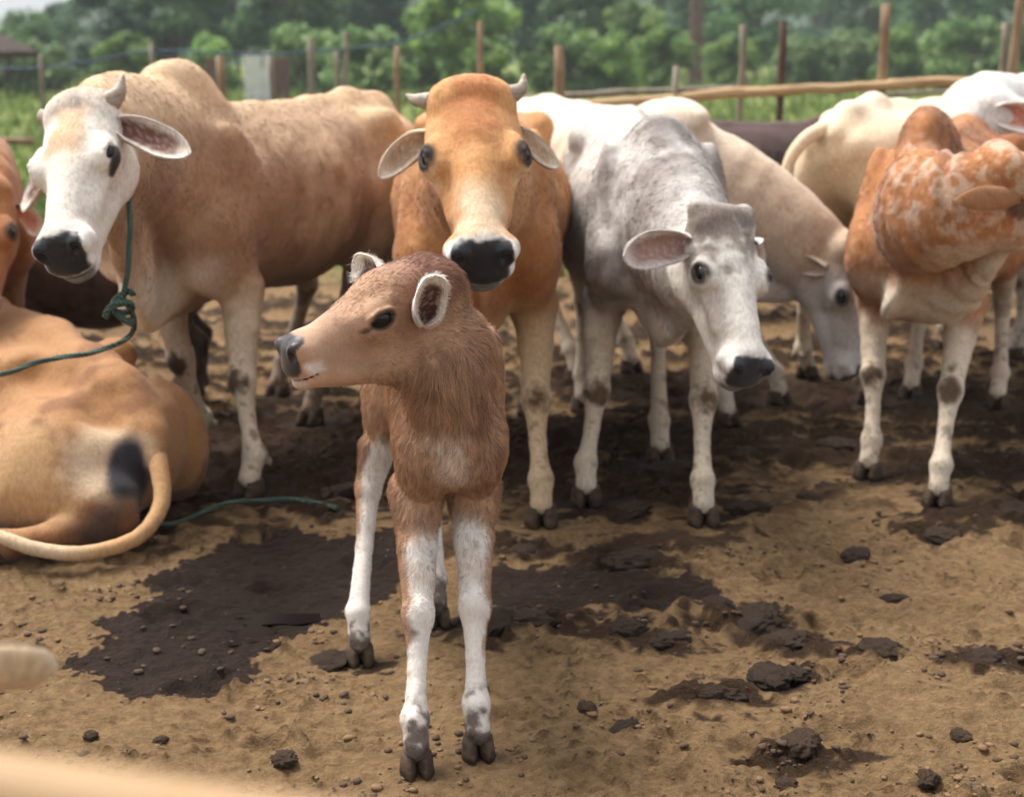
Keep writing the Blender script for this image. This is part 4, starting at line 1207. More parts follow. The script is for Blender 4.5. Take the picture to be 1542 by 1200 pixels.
# grassy rise and wooded hill
def sheet(name, xs, ys, fz, mt, kind, label=None, cat=None, cols=None):
    X, Y = np.meshgrid(xs, ys)
    Z = fz(X, Y)
    ny, nx = X.shape
    i = (np.arange(ny - 1)[:, None] * nx + np.arange(nx - 1)[None, :]).ravel()
    o = mesh_obj(name, np.column_stack([X.ravel(), Y.ravel(), Z.ravel()]), np.stack([i, i + 1, i + nx + 1, i + nx], 1), mt)
    return tag(o, label, cat, kind=kind)
M_MEADOW = mat_simple('meadow', lin(140, 146, 88), .9, .8, .3, .4, col2=lin(104, 118, 62), dist=.2)
sheet('grassy_rise', np.linspace(14, 34, 60), np.linspace(58, 74, 40), lambda X, Y: 1.9 * np.exp(-((X - 15) / 4.5) ** 2 - ((Y - 67) / 5) ** 2) - .12 + .15 * (fbm(np.stack([X.ravel(), Y.ravel()], 1) * .8, 3, 281).reshape(X.shape) - .5), M_MEADOW, 'structure')
def hill_z(X, Y):
    P = np.stack([X.ravel(), Y.ravel()], 1)
    base = 26 * sm(110, 330, Y) * (0.04 + .96 * sm(-85, -15, X)) * (1 - .35 * sm(20, 140, X) * 0)
    return base + (fbm(P * .18, 4, 291).reshape(X.shape) - .5) * 5.5 - 1.2
M_WOODS = mat_simple('wooded_slope', lin(74, 96, 60), .9, .35, .4, 1.0, col2=lin(34, 52, 36), dist=1.5)
sheet('hill', np.linspace(-160, 180, 200), np.linspace(100, 340, 150), hill_z, M_WOODS, 'structure')
hx = g.uniform(-85, 110, 420); hy = g.uniform(100, 240, 420); hz = hill_z(hx[None], hy[None])[0]
V, Q, C = leaf_cloud(g, np.column_stack([hx, hy, hz + 1.0]), g.uniform(1.6, 3.4, 420), 42000, .5, (lin(50, 78, 50), lin(104, 132, 76)))
o = mesh_obj('forest', V, Q, M_LEAF, cols=C, smooth=False)
tag(o, 'far wooded hillside of mixed green trees', 'forest', kind='stuff')

# ------------------------------------------------------------------ near rail, out of focus
rail = empty('bamboo_rail', (-.17, .47, .94)); ro = np.array([-.17, .47, .94])
tag(rail, 'pale blurred bamboo rail across the bottom left corner', 'rail')
pole('culm', np.array([-1.6, .58, 1.212]) - ro, np.array([1.1, .38, 0.699]) - ro, .022, M_PALE, rail, seed=99)
# ------------------------------------------------------------------ the herd
def body_noise(V, sc, seed, oct=4):
    return fbm(V * sc, oct, seed)

def leg_dirt(cow, V, N, c, mud=lin(84, 62, 42), knee=0.8, low=0.6, seed=1):
    bi, bt, bd = cow.leg_coords(V)
    nz = body_noise(V, 14, seed) - .5
    n2 = body_noise(V, 40, seed + 9) - .5
    fr = bi < 2
    S = cow.size
    front = N @ cow.X
    near = sm(.12 * S, .07 * S, bd)
    side = np.abs(N @ cow.Y)
    kn = np.where(fr, sm(.46, .16, np.abs(bt - 4.1) + nz * .8 + n2 * .6 + .25 * side), sm(.4, .2, np.abs(bt - 3.1) + nz * 1.2) * .5) * sm(.0, .6, front + nz * .8 + n2 * .6) * near
    c = mixc(c, mud, np.clip(kn * knee * 1.25, 0, .95))
    fet = np.where(fr, bt - 6.0, bt - 5.0)
    lo = sm(.5, .0, np.abs(fet - .1 + nz * 2.0 + n2 * 1.4)) * near * (0.25 + 0.75 * sm(.3, -.4, front)) * low * .8
    c = mixc(c, mud * .8, lo)
    sp = (n2 + nz * .6 > .17) * near * sm(1.8, 3.2, np.where(fr, bt - 1.0, bt)) * low * .7
    return mixc(c, mud, sp)

# ---- the tan humped cow with the white face
def paint_tan(cow, V, N):
    q = cow.toh(V); b = cow.tob(V); nt_, nd = cow.neck_t(V)
    nz = body_noise(V, 4, 2) - .5; n2 = body_noise(V, 16, 5) - .5
    c = np.tile(lin(184, 153, 121), (len(V), 1))
    c = mixc(c, lin(160, 127, 99), sm(-.05, .35, nz * 2.4 + .1 - np.abs(b[:, 0] + .05) * .35 + .1))
    c = mixc(c, lin(152, 110, 76), sm(.25, .03, np.abs(b[:, 0] - .12 + nz * .3)) * sm(.5, .75, b[:, 2]) * sm(1.25, .9, b[:, 2]) * .55)
    c = mixc(c, lin(222, 190, 150), sm(1.0, 1.12, b[:, 2] + nz * .15) * .6)
    c = mixc(c, lin(206, 172, 132), sm(-.5, -.85, b[:, 0] + nz * .4) * .7)
    dark = sm(.15, .22, n2 + nz * .8) * sm(.3, .0, np.abs(b[:, 0] + .35)) * sm(.25, .05, np.abs(b[:, 2] - .85))
    c = mixc(c, lin(128, 86, 52), dark * .5)
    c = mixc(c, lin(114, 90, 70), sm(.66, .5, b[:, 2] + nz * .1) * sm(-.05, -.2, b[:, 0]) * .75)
    # pale dewlap, throat and front legs
    c = mixc(c, lin(226, 214, 196), sm(.72, .58, b[:, 2] + nz * .12) * sm(.08, .2, b[:, 0] + nz * .1))
    bi, bt, bd = cow.leg_coords(V)
    near = sm(.16, .09, bd) * sm(.62, .5, b[:, 2])
    c = mixc(c, lin(216, 198, 172), near * .85)
    c = mixc(c, lin(110, 84, 64), near * (bi >= 2) * .75)
    # face
    hd = sm(-.10, .10, q[:, 0] + nz * .12 - .10 * sm(-.2, -.4, q[:, 2])) * (np.abs(q[:, 1]) < .34) * (q[:, 2] > -.62) * (q[:, 0] < 1.2) * (q[:, 2] < .25)
    face = hd * sm(-.52, -.36, q[:, 2] + nz * .1)
    c = mixc(c, lin(222, 212, 198), face)
    c = mixc(c, lin(206, 160, 112), face * sm(.16, .04, np.abs(q[:, 1] + n2 * .2)) * sm(.50, .28, q[:, 0] + nz * .3) * sm(.02, .12, q[:, 0]) * .75)
    c = mixc(c, lin(150, 140, 130), face * sm(.06, .0, np.abs(q[:, 1] - .02 + n2 * .15)) * sm(.2, .02, q[:, 0]) * .8)
    pt = np.sqrt(((q[:, 0] - .38 + n2 * .06) / .10) ** 2 + ((q[:, 2] + .13) / .075) ** 2 + ((q[:, 1] - .22) / .14) ** 2)
    c = mixc(c, lin(52, 42, 36), sm(1.0, .8, pt))
    g = np.zeros(len(V))
    c, g = muzzle_paint(cow, V, c, g, ring=lin(232, 226, 216))
    c = leg_dirt(cow, V, N, c, lin(74, 54, 36), 1.0, .8, 3)
    return c, g

tan = Cow(-0.90, 4.28, -117, .96, L=.435, hump=.72, dewlap=1.15, girth=.92,
          feet=dict(FL=(-.717, 3.99), FR=(-.95, 4.42), HL=(-.655, 4.82), HR=(-.82, 5.20)),
          poll=(-0.99, 3.48, 1.087), muzzle=(-.968, 3.14, .745), dorsal=(-.32, -1, .6), neck_ctrl=(-1.0, 3.95, 1.0))
animal(tan, 'cow', 'tan humped cow with white face wearing a green rope halter', 'cow', paint_tan,
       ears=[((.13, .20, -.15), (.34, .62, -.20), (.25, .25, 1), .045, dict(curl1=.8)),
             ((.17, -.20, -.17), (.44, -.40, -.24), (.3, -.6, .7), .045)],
       horns=[([(.02, .15, -.08), (-.05, .23, -.08), (-.17, .27, -.05)], .075), ([(.02, -.15, -.09), (-.03, -.24, -.1), (-.10, -.27, -.1)], .07)],
       ear_cols=(lin(206, 180, 154), lin(112, 72, 58), lin(216, 204, 190)), h=.010, hh=.005,  # dark inner tone has the shading of the ear cup painted in
       tail=dict(path=[tan.w(p) for p in ((-1.1, 0, 1.0), (-1.2, 0, .9), (-1.2, -.02, .65), (-1.18, -.02, .4))]))

# ---- the orange cow looking straight at us
def paint_orange(cow, V, N):
    q = cow.toh(V); b = cow.tob(V)
    nz = body_noise(V, 4, 12) - .5; n2 = body_noise(V, 18, 15) - .5
    c = np.tile(lin(194, 140, 90), (len(V), 1))
    c = mixc(c, lin(166, 110, 64), sm(.05, .4, nz * 2 + .1))
    c = mixc(c, lin(214, 160, 104), sm(.9, 1.15, b[:, 2] + nz * .2) * .6)
    c = mixc(c, lin(206, 172, 130), sm(.62, .48, b[:, 2] + nz * .15) * sm(.0, .12, b[:, 0]) * .7)
    bi, bt, bd = cow.leg_coords(V)
    near = sm(.16, .09, bd) * sm(.60, .44, b[:, 2] + n2 * .2)
    c = mixc(c, lin(206, 180, 144), near * .85)
    hd = (np.abs(q[:, 1]) < .36) * (q[:, 2] > -.62) * (q[:, 0] < 1.2) * (q[:, 2] < .3) * sm(-.12, .0, q[:, 0])
    c = mixc(c, lin(208, 152, 98), hd * .7)
    c = mixc(c, lin(178, 112, 66), hd * sm(.16, .05, np.abs(q[:, 1] + n2 * .2)) * sm(.42, .22, q[:, 0] + nz * .3) * sm(-.3, -.1, q[:, 2]) * .8)
    c = mixc(c, lin(226, 198, 164), hd * sm(.5, .68, q[:, 0] + n2 * .12) * sm(.13, .06, np.abs(q[:, 1] + n2 * .1)) * sm(-.2, -.08, q[:, 2]) * .9)
    for sg in (1, -1):
        d = np.sqrt(((q[:, 0] - .40) / .16) ** 2 + ((q[:, 2] + .13) / .12) ** 2 + ((q[:, 1] - sg * .22) / .10) ** 2)
        c = mixc(c, lin(226, 196, 160), sm(1.1, .6, d + n2) * .7)
    c = eye_paint(cow, V, c, lin(44, 33, 28), 1.02, 1.0)
    g = np.zeros(len(V))
    c, g = muzzle_paint(cow, V, c, g, ring=lin(234, 228, 220))
    c = leg_dirt(cow, V, N, c, lin(96, 70, 44), 1.0, .7, 23)
    return c, g

orange = Cow(-.09, 4.05, -90, .95, L=.46, hump=0, dewlap=.8, girth=1.0,
             feet=dict(FL=(.075, 3.75), FR=(-.235, 3.80), HL=(.06, 4.95), HR=(-.25, 5.0)),
             poll=(-.090, 3.38, 1.118), muzzle=(-.057, 3.06, .765), dorsal=(.04, -1, .5), neck_ctrl=(-.09, 3.78, .92), necke=(.15, -.32, .21), headw=1.08)
animal(orange, 'cow', 'orange-brown cow with small horns looking straight ahead behind the calf', 'cow', paint_orange,
       ears=[((.17, .20, -.17), (.25, .40, -.30), (.3, .75, .3), .032, dict(curl0=2.0)),
             ((.17, -.20, -.17), (.27, -.44, -.20), (.45, -.1, .9), .036, dict(curl1=1.2, fold=.3))],
       horns=[([(.02, .16, -.07), (-.03, .24, -.06), (-.11, .26, -.03)], .056), ([(.02, -.17, -.08), (-.03, -.26, -.12), (-.10, -.31, -.15)], .052)],
       ear_cols=(lin(204, 166, 124), lin(178, 148, 120), lin(220, 202, 180)), h=.010, hh=.005,
       tail=dict(path=[orange.w(p) for p in ((-1.1, 0, 1.0), (-1.2, .05, .9), (-1.2, .14, .65), (-1.18, .16, .35))]))

# ---- the grey heifer with lowered head
def paint_grey(cow, V, N):
    q = cow.toh(V); b = cow.tob(V); nt_, nd = cow.neck_t(V)
    nz = body_noise(V, 5, 32) - .5; n2 = body_noise(V, 22, 35) - .5
    c = np.tile(lin(196, 190, 182), (len(V), 1))
    patch = sm(.55, .15, np.abs(b[:, 0] - .18 + nz * .3)) * sm(.42, .6, b[:, 2] + nz * .12)
    c = mixc(c, lin(116, 105, 98), patch * .9 * sm(-.5, .25, n2 * .9 + nz))
    c = mixc(c, lin(108, 98, 92), sm(.10, .02, np.abs(b[:, 0] - .14)) * sm(.10, .03, np.abs(b[:, 1] + n2 * .05)) * sm(.9, 1.0, b[:, 2]))
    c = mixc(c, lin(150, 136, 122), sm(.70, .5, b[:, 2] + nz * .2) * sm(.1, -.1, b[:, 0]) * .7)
    c = mixc(c, lin(214, 204, 190), sm(.62, .50, b[:, 2] + nz * .12) * sm(.05, .2, b[:, 0]))
    bi, bt, bd = cow.leg_coords(V)
    near = sm(.15, .08, bd) * sm(.60, .46, b[:, 2])
    c = mixc(c, lin(208, 190, 164), near * .85)
    hd = (np.abs(q[:, 1]) < .36) * (q[:, 2] > -.62) * (q[:, 0] < 1.2) * (q[:, 2] < .3) * sm(-.14, -.02, q[:, 0])
    c = mixc(c, lin(224, 216, 204), hd * sm(-.5, -.4, q[:, 2]))
    top = sm(.40, .06, q[:, 0] + n2 * .9 + nz * .3) * hd * sm(-.30, -.16, q[:, 2])
    c = mixc(c, lin(112, 96, 84), top * .85)
    c = mixc(c, lin(186, 166, 146), hd * sm(.3, .6, q[:, 0]) * sm(.85, .7, q[:, 0]) * sm(.08, .14, np.abs(q[:, 1])) * .45)
    c = eye_paint(cow, V, c, lin(44, 35, 31), .96, 1.0)
    g = np.zeros(len(V))
    c, g = muzzle_paint(cow, V, c, g, nose=lin(52, 52, 58), ring=lin(230, 226, 218))
    c = leg_dirt(cow, V, N, c, lin(92, 68, 42), 1.0, .75, 43)
    return c, g

grey = Cow(.40, 4.18, -88, .91, L=.405, hump=.08, dewlap=.8, girth=.92,
           feet=dict(FL=(.495, 3.76), FR=(.20, 3.93), HL=(.44, 4.36), HR=(.24, 5.0)),
           poll=(.500, 3.50, .830), muzzle=(.555, 3.27, .465), dorsal=(.50, -1, .25), neck_ctrl=(.44, 3.86, .74), necke=(.24, -.36, .20), buds=1.0, headw=1.06)
animal(grey, 'cow', 'grey and white young hornless cow with lowered head', 'cow', paint_grey,
       ears=[((.15, .20, -.17), (.06, .50, -.40), (.3, .6, .5), .05), ((.15, -.21, -.17), (.22, -.66, -.14), (.45, -.1, .9), .052, dict(bend=.05))],
       ear_cols=(lin(220, 212, 200), lin(164, 128, 114), lin(216, 206, 196)), h=.010, hh=.005,
       tail=dict(path=[grey.w(p) for p in ((-1.1, 0, 1.0), (-1.2, 0, .9), (-1.2, 0, .65), (-1.18, 0, .35))]))

# ---- plain-coloured cattle further back
def paint_plain(base, dark, light, legs=None, seed=50, ring=lin(215, 205, 195), speck=None, under=None):
    def fn(cow, V, N):
        q = cow.toh(V); b = cow.tob(V)
        nz = body_noise(V, 4, seed) - .5; n2 = body_noise(V, 20, seed + 5) - .5
        c = np.tile(base, (len(V), 1))
        c = mixc(c, dark, sm(.05, .45, nz * 2.2 + n2 * .4))
        c = mixc(c, light, sm(.9, 1.1, b[:, 2] + nz * .2) * .7)
        if under is not None:
            c = mixc(c, under, sm(.62, .5, b[:, 2] + nz * .15) * sm(-.05, .1, b[:, 0]))
        if speck is not None:
            n3 = body_noise(V, 34, seed + 8) - .5
            m = sm(.03, .16, n3 + nz * .4 - .10 + .15 * sm(.25, .85, cow.neck_t(V)[0])) * sm(.15, .35, b[:, 0]) * sm(.45, .6, b[:, 2])
            c = mixc(c, speck, m * .6)
            c = mixc(c, dark * .6, sm(.12, .02, np.abs(b[:, 0] - .10 + n2 * .1)) * sm(.85, 1.0, b[:, 2]) * .8)
        bi, bt, bd = cow.leg_coords(V)
        near = sm(.16, .09, bd) * sm(.60, .46, b[:, 2] + n2 * .1)
        if legs is not None: c = mixc(c, legs, near * .85)
        c = eye_paint(cow, V, c, lin(48, 38, 34), .95)
        g = np.zeros(len(V))
        c, g = muzzle_paint(cow, V, c, g, ring=ring)
        c = leg_dirt(cow, V, N, c, lin(86, 64, 42), .8, .7, seed + 3)
        return c, g
    return fn

cream = Cow(.52, 5.10, -60, .92, L=.44, hump=.15, dewlap=.8,
            feet=dict(FL=(.92, 5.10), FR=(.70, 4.80), HL=(.45, 5.62), HR=(.235, 5.45)),
            poll=(1.11, 4.86, .58), muzzle=(1.15, 4.80, .19), dorsal=(.75, -.5, .3), neckr=.9, neck_ctrl=(.84, 4.94, .68))
animal(cream, 'cow', 'pale cream cow with head to the ground behind the grey one', 'cow',
       paint_plain(lin(208, 186, 160), lin(190, 164, 138), lin(220, 202, 180), lin(204, 188, 166), 60, under=lin(204, 196, 188)),
       ears=[((.15, .20, -.17), (.0, .35, -.5), (.3, .6, .5), .045), ((.15, -.20, -.17), (.02, -.30, -.5), (.3, -.8, .2), .04)],
       h=.012, hh=.008)

yellow = Cow(1.76, 6.0, 50, .93, L=.45, hump=.4, dewlap=.9,
             feet=dict(HL=(1.095, 5.52), HR=(1.23, 5.10), FL=(1.5, 6.2), FR=(1.75, 6.0)),
             poll=(2.05, 6.5, .95), muzzle=(2.3, 6.75, .65), dorsal=(.5, .5, .6))
animal(yellow, 'cow', 'yellowish cream cow turned away showing its rump and tail', 'cow',
       paint_plain(lin(214, 190, 154), lin(192, 160, 122), lin(230, 214, 188), lin(206, 188, 162), 70),
       ears=[((.15, .20, -.17), (.2, .6, -.3), (.3, .1, .9), .05), ((.15, -.21, -.17), (.22, -.6, -.3), (.45, -.1, .9), .05)],
       h=.012, hh=.010, tail_col=(lin(222, 200, 166), lin(90, 70, 56)),
       tail=dict(path=[yellow.w(p) for p in ((-.95, 0, 1.02), (-1.10, .03, 1.0), (-1.19, .08, .96), (-1.24, .12, .86), (-1.24, .12, .7), (-1.22, .1, .4))], r=[.03, .032, .020, .03, .03, .006]))

brown = Cow(1.19, 4.38, -114, .88, L=.45, hump=.5, dewlap=1.5, brisk=.66,
            feet=dict(FL=(1.145, 3.92), FR=(1.02, 4.19), HL=(1.66, 5.06), HR=(1.4, 5.2)),
            poll=(1.225, 3.80, .955), muzzle=(1.62, 3.86, .80), dorsal=(.15, -.25, 1), neck_ctrl=(.97, 3.82, .78), neckr=.86)
def paint_brown(cow, V, N):
    q = cow.toh(V); b = cow.tob(V); t, d = cow.neck_t(V)
    nz = body_noise(V, 4, 80) - .5; n2 = body_noise(V, 20, 85) - .5; n3 = body_noise(V, 38, 88) - .5
    c = np.tile(lin(174, 116, 70), (len(V), 1))
    c = mixc(c, lin(140, 84, 46), sm(.0, .4, nz * 2 + n2 * .6))
    hump = sm(.16, .04, np.abs(b[:, 0] - .06)) * sm(.98, 1.06, b[:, 2])
    c = mixc(c, lin(106, 66, 40), hump * sm(-.15, .2, n3 + n2) * .8)
    front = sm(.14, .26, b[:, 0] + n2 * .05)
    sp = sm(.02, .20, n3 + n2 * .5 + nz * .4 - .06 + .14 * sm(.3, .95, t)) * front * sm(.5, .62, b[:, 2])
    c = mixc(c, lin(212, 192, 170), sp * .48)
    edge = front * sm(.70, .58, b[:, 2] - .16 * sm(.25, .9, t) + n2 * .05)
    c = mixc(c, lin(222, 206, 184), edge)
    bi, bt, bd = cow.leg_coords(V)
    near = sm(.15, .08, bd) * sm(.58, .42, b[:, 2] + n2 * .15)
    c = mixc(c, lin(218, 200, 176), near * .9)
    g = np.zeros(len(V))
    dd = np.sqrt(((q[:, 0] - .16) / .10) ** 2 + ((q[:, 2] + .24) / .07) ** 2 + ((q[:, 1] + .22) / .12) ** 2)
    c = mixc(c, lin(84, 56, 38), sm(1.1, .6, dd + n2) * .8)  # shade of the hollow below the ear root, put into the coat colour
    c = eye_paint(cow, V, c, lin(48, 38, 34), 1.1)
    c, g = muzzle_paint(cow, V, c, g)
    return leg_dirt(cow, V, N, c, lin(86, 64, 42), .8, .7, 83), g
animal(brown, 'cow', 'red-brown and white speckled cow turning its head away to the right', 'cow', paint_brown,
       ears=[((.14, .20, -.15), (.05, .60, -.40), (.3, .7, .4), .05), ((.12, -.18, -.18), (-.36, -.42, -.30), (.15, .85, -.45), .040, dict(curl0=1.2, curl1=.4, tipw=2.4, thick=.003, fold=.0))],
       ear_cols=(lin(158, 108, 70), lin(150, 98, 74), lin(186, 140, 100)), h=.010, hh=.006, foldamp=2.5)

white = Cow(2.05, 5.75, 190, .98, L=.44, hump=.2, dewlap=.9,
            poll=(1.70, 5.45, 1.05), muzzle=(2.1, 5.40, .88), dorsal=(.4, -.3, 1), neck_ctrl=(1.62, 5.6, .95))
animal(white, 'cow', 'white and grey cow with a pink-lined ear behind the speckled one', 'cow',
       paint_plain(lin(208, 202, 194), lin(140, 132, 128), lin(222, 216, 208), lin(200, 186, 170), 90),
       ears=[((.14, .20, -.15), (.05, .60, -.20), (.5, .2, .7), .05), ((.08, -.16, -.12), (.42, -.46, .05), (.0, -1, .15), .062, dict(tipw=1.2))],
       ear_cols=(lin(220, 212, 204), lin(186, 116, 92), lin(230, 222, 212)), h=.012, hh=.008)

dark = Cow(1.45, 6.95, 0, .80, L=.40, hump=.2, dewlap=.9,
           poll=(1.95, 6.95, .85), muzzle=(2.2, 6.9, .6), dorsal=(.6, 0, .6))
animal(dark, 'cow', 'dark brown cow mostly hidden between the two cream ones', 'cow',
       paint_plain(lin(70, 50, 44), lin(50, 36, 32), lin(78, 56, 50), lin(60, 46, 40), 100, ring=lin(120, 100, 90)),
       ears=[((.15, .20, -.17), (.2, .6, -.3), (.3, .1, .9), .05)], h=.014, hh=.012)

left = Cow(-1.72, 4.75, -60, .88, L=.42, hump=.3, dewlap=.9,
           poll=(-1.50, 4.30, .83), muzzle=(-1.455, 4.02, .48), dorsal=(.1, -1, .4), neck_ctrl=(-1.6, 4.6, .85))
animal(left, 'cow', 'brown cow peering in at the edge behind the white-faced one', 'cow',
       paint_plain(lin(166, 112, 70), lin(136, 86, 50), lin(180, 126, 82), lin(140, 110, 84), 110, ring=lin(150, 136, 126)),
       ears=[((.15, .20, -.17), (.05, .34, -.50), (.3, .8, .2), .045), ((.15, -.21, -.17), (.22, -.6, -.3), (.45, -.1, .9), .05)],
       h=.012, hh=.007)

shade = Cow(-1.62, 5.02, 186, .56, L=.30, hump=.1, dewlap=.8, legr=.85,
            poll=(-1.92, 4.98, .56), muzzle=(-2.10, 4.93, .36), dorsal=(-.6, 0, .6))
animal(shade, 'calf', 'small dark brown calf standing under the head of the white-faced cow', 'calf',
       paint_plain(lin(84, 60, 48), lin(56, 40, 33), lin(90, 66, 54), lin(70, 52, 42), 120, ring=lin(120, 100, 90)),
       ears=[((.15, .20, -.17), (.2, .6, -.3), (.3, .1, .9), .035)], h=.012, hh=.010)

# ---- the calf
def paint_calf(cow, V, N):
    q = cow.toh(V); b = cow.tob(V)
    nz = body_noise(V, 9, 132) - .5; n2 = body_noise(V, 34, 135) - .5
    c = np.tile(lin(178, 140, 110), (len(V), 1))
    c = mixc(c, lin(152, 115, 88), sm(.0, .4, nz * 1.8 + n2 * .5))
    hd = (np.abs(q[:, 1]) < .40) * (q[:, 2] > -.62) * (q[:, 0] < 1.2) * (q[:, 2] < .3) * sm(-.14, -.02, q[:, 0])
    c = mixc(c, lin(134, 92, 76), hd * sm(.42, .12, q[:, 0] + n2 * .25) * sm(-.26, -.10, q[:, 2] + nz * .1) * .85)
    c = mixc(c, lin(192, 156, 130), hd * sm(.45, .75, q[:, 0] + nz * .1) * .5)
    # white chest blaze, leg fronts
    bl = sm(.080, .02, np.abs(b[:, 1] + .035 + n2 * .06 + nz * .05 + .30 * (b[:, 2] - .74))) * sm(.60, .66, b[:, 2] + nz * .06) * sm(.84, .72, b[:, 2] + nz * .08) * sm(.12, .2, b[:, 0])
    c = mixc(c, lin(222, 202, 182), bl * .75)
    bi, bt, bd = cow.leg_coords(V)
    fr = bi < 2
    near = sm(.12, .07, bd / cow.size)
    inner = N @ cow.Y * np.where(bi % 2 == 0, -1, 1)
    fx = N @ cow.X
    wl = near * np.where(fr, sm(.05, .45, fx * .75 + inner * .55 + n2 * .7 + nz * .5) * sm(2.5, 3.0, bt + nz) * (1 - .35 * sm(.35, .05, np.abs(bt - 3.55 + nz * .8 + n2 * .5))) + sm(4.7, 5.3, bt + nz * 1.4 + n2) * .85,
                         sm(-.2, .3, inner * .8 + fx * .7 + n2 * .4) + sm(3.6, 4.2, bt))
    c = mixc(c, lin(232, 222, 210), np.clip(wl, 0, 1) * sm(.70, .58, b[:, 2]))
    mud = lin(74, 52, 36)
    n3 = body_noise(V, 55, 139) - .5
    kn = near * fr * sm(.15, -.05, np.abs(bt - 4.42) + nz * .8 + n2 * .6 - .06) * sm(.4, .8, fx + .3 * n3) * (bi == 1)
    c = mixc(c, mud, kn * .8)
    lo = near * sm(.06, .20, n2 * .8 + nz * .6 + n3 * .5 + .16 * sm(.9, .0, np.abs(np.where(fr, bt - 6.5, bt - 5.6))) - .03) * np.where(fr, sm(5.3, 6.0, bt), sm(4.6, 5.2, bt))
    c = mixc(c, mud, np.clip(lo, 0, 1) * .85)
    c = mixc(c, mud * .8, near * sm(.25, .0, np.abs(np.where(fr, bt - 7.0, bt - 6.0)) + n3 * .4) * .9)
    c = eye_paint(cow, V, c, lin(52, 36, 30), 1.05)
    for sg in (1, -1):
        dd = np.sqrt(((q[:, 0] - .568) / .05) ** 2 + ((q[:, 2] + .122) / .022) ** 2 + ((q[:, 1] - sg * .17) / .06) ** 2)
        c = mixc(c, lin(60, 42, 34), sm(1.1, .6, dd) * .85)
    g = np.zeros(len(V))
    c, g = muzzle_paint(cow, V, c, g, nose=lin(58, 48, 48), ring=lin(190, 148, 120), ringw=.5, lip=lin(200, 176, 160))
    wp = hd * sm(.80, .86, q[:, 0] + n2 * .05) * sm(.93, .90, q[:, 0]) * sm(-.20, -.17, -np.abs(q[:, 2] + .03) - .15)
    c = mixc(c, lin(235, 228, 220), hd * sm(.80, .86, q[:, 0] + n2 * .1) * sm(.95, .91, q[:, 0] + n2 * .05) * sm(-.14, -.19, q[:, 2] - .25 * (q[:, 0] - .88) + n2 * .06) * sm(-.245, -.215, q[:, 2]) * .9)
    return c, g

calf = Cow(-.120, 2.66, -80, .60, L=.31, hump=0, dewlap=.2, girth=.52, legr=.90, legl=1.26, legw=.62, neckr=.80, headw=1.0, headd=1.0, brisk=.72, dcalf=True,
           necke=(.16, -.40, .20), rimw=.76,
           feet=dict(FL=(-.059, 2.435), FR=(-.162, 2.375), HL=(-.160, 3.05), HR=(-.305, 2.85)),
           poll=(-0.137, 2.54, 0.856), muzzle=(-0.369, 2.40, 0.745), dorsal=(-.38, -.22, 1), neck_ctrl=(-.10, 2.53, .665))
animal(calf, 'calf', 'reddish-brown newborn calf with white legs standing in front of the herd', 'calf', paint_calf,
       ears=[((.25, .17, -.25), (.17, .41, .04), (.45, .9, .0), .028, dict(curl0=3.0, curl1=1.0, tipw=.6, thick=.006, basew=.15, fold=0)),
             ((.20, -.14, -.10), (.24, -.56, .02), (.75, .25, .35), .034, dict(curl0=2.6, curl1=.8, tipw=.6, thick=.005, basew=.2, fold=0))],
       ear_cols=(lin(160, 118, 94), lin(84, 50, 42), lin(232, 218, 204)), h=.006, hh=.0035, mat=M_CALFCOAT, hoofs=.95, foldamp=0)
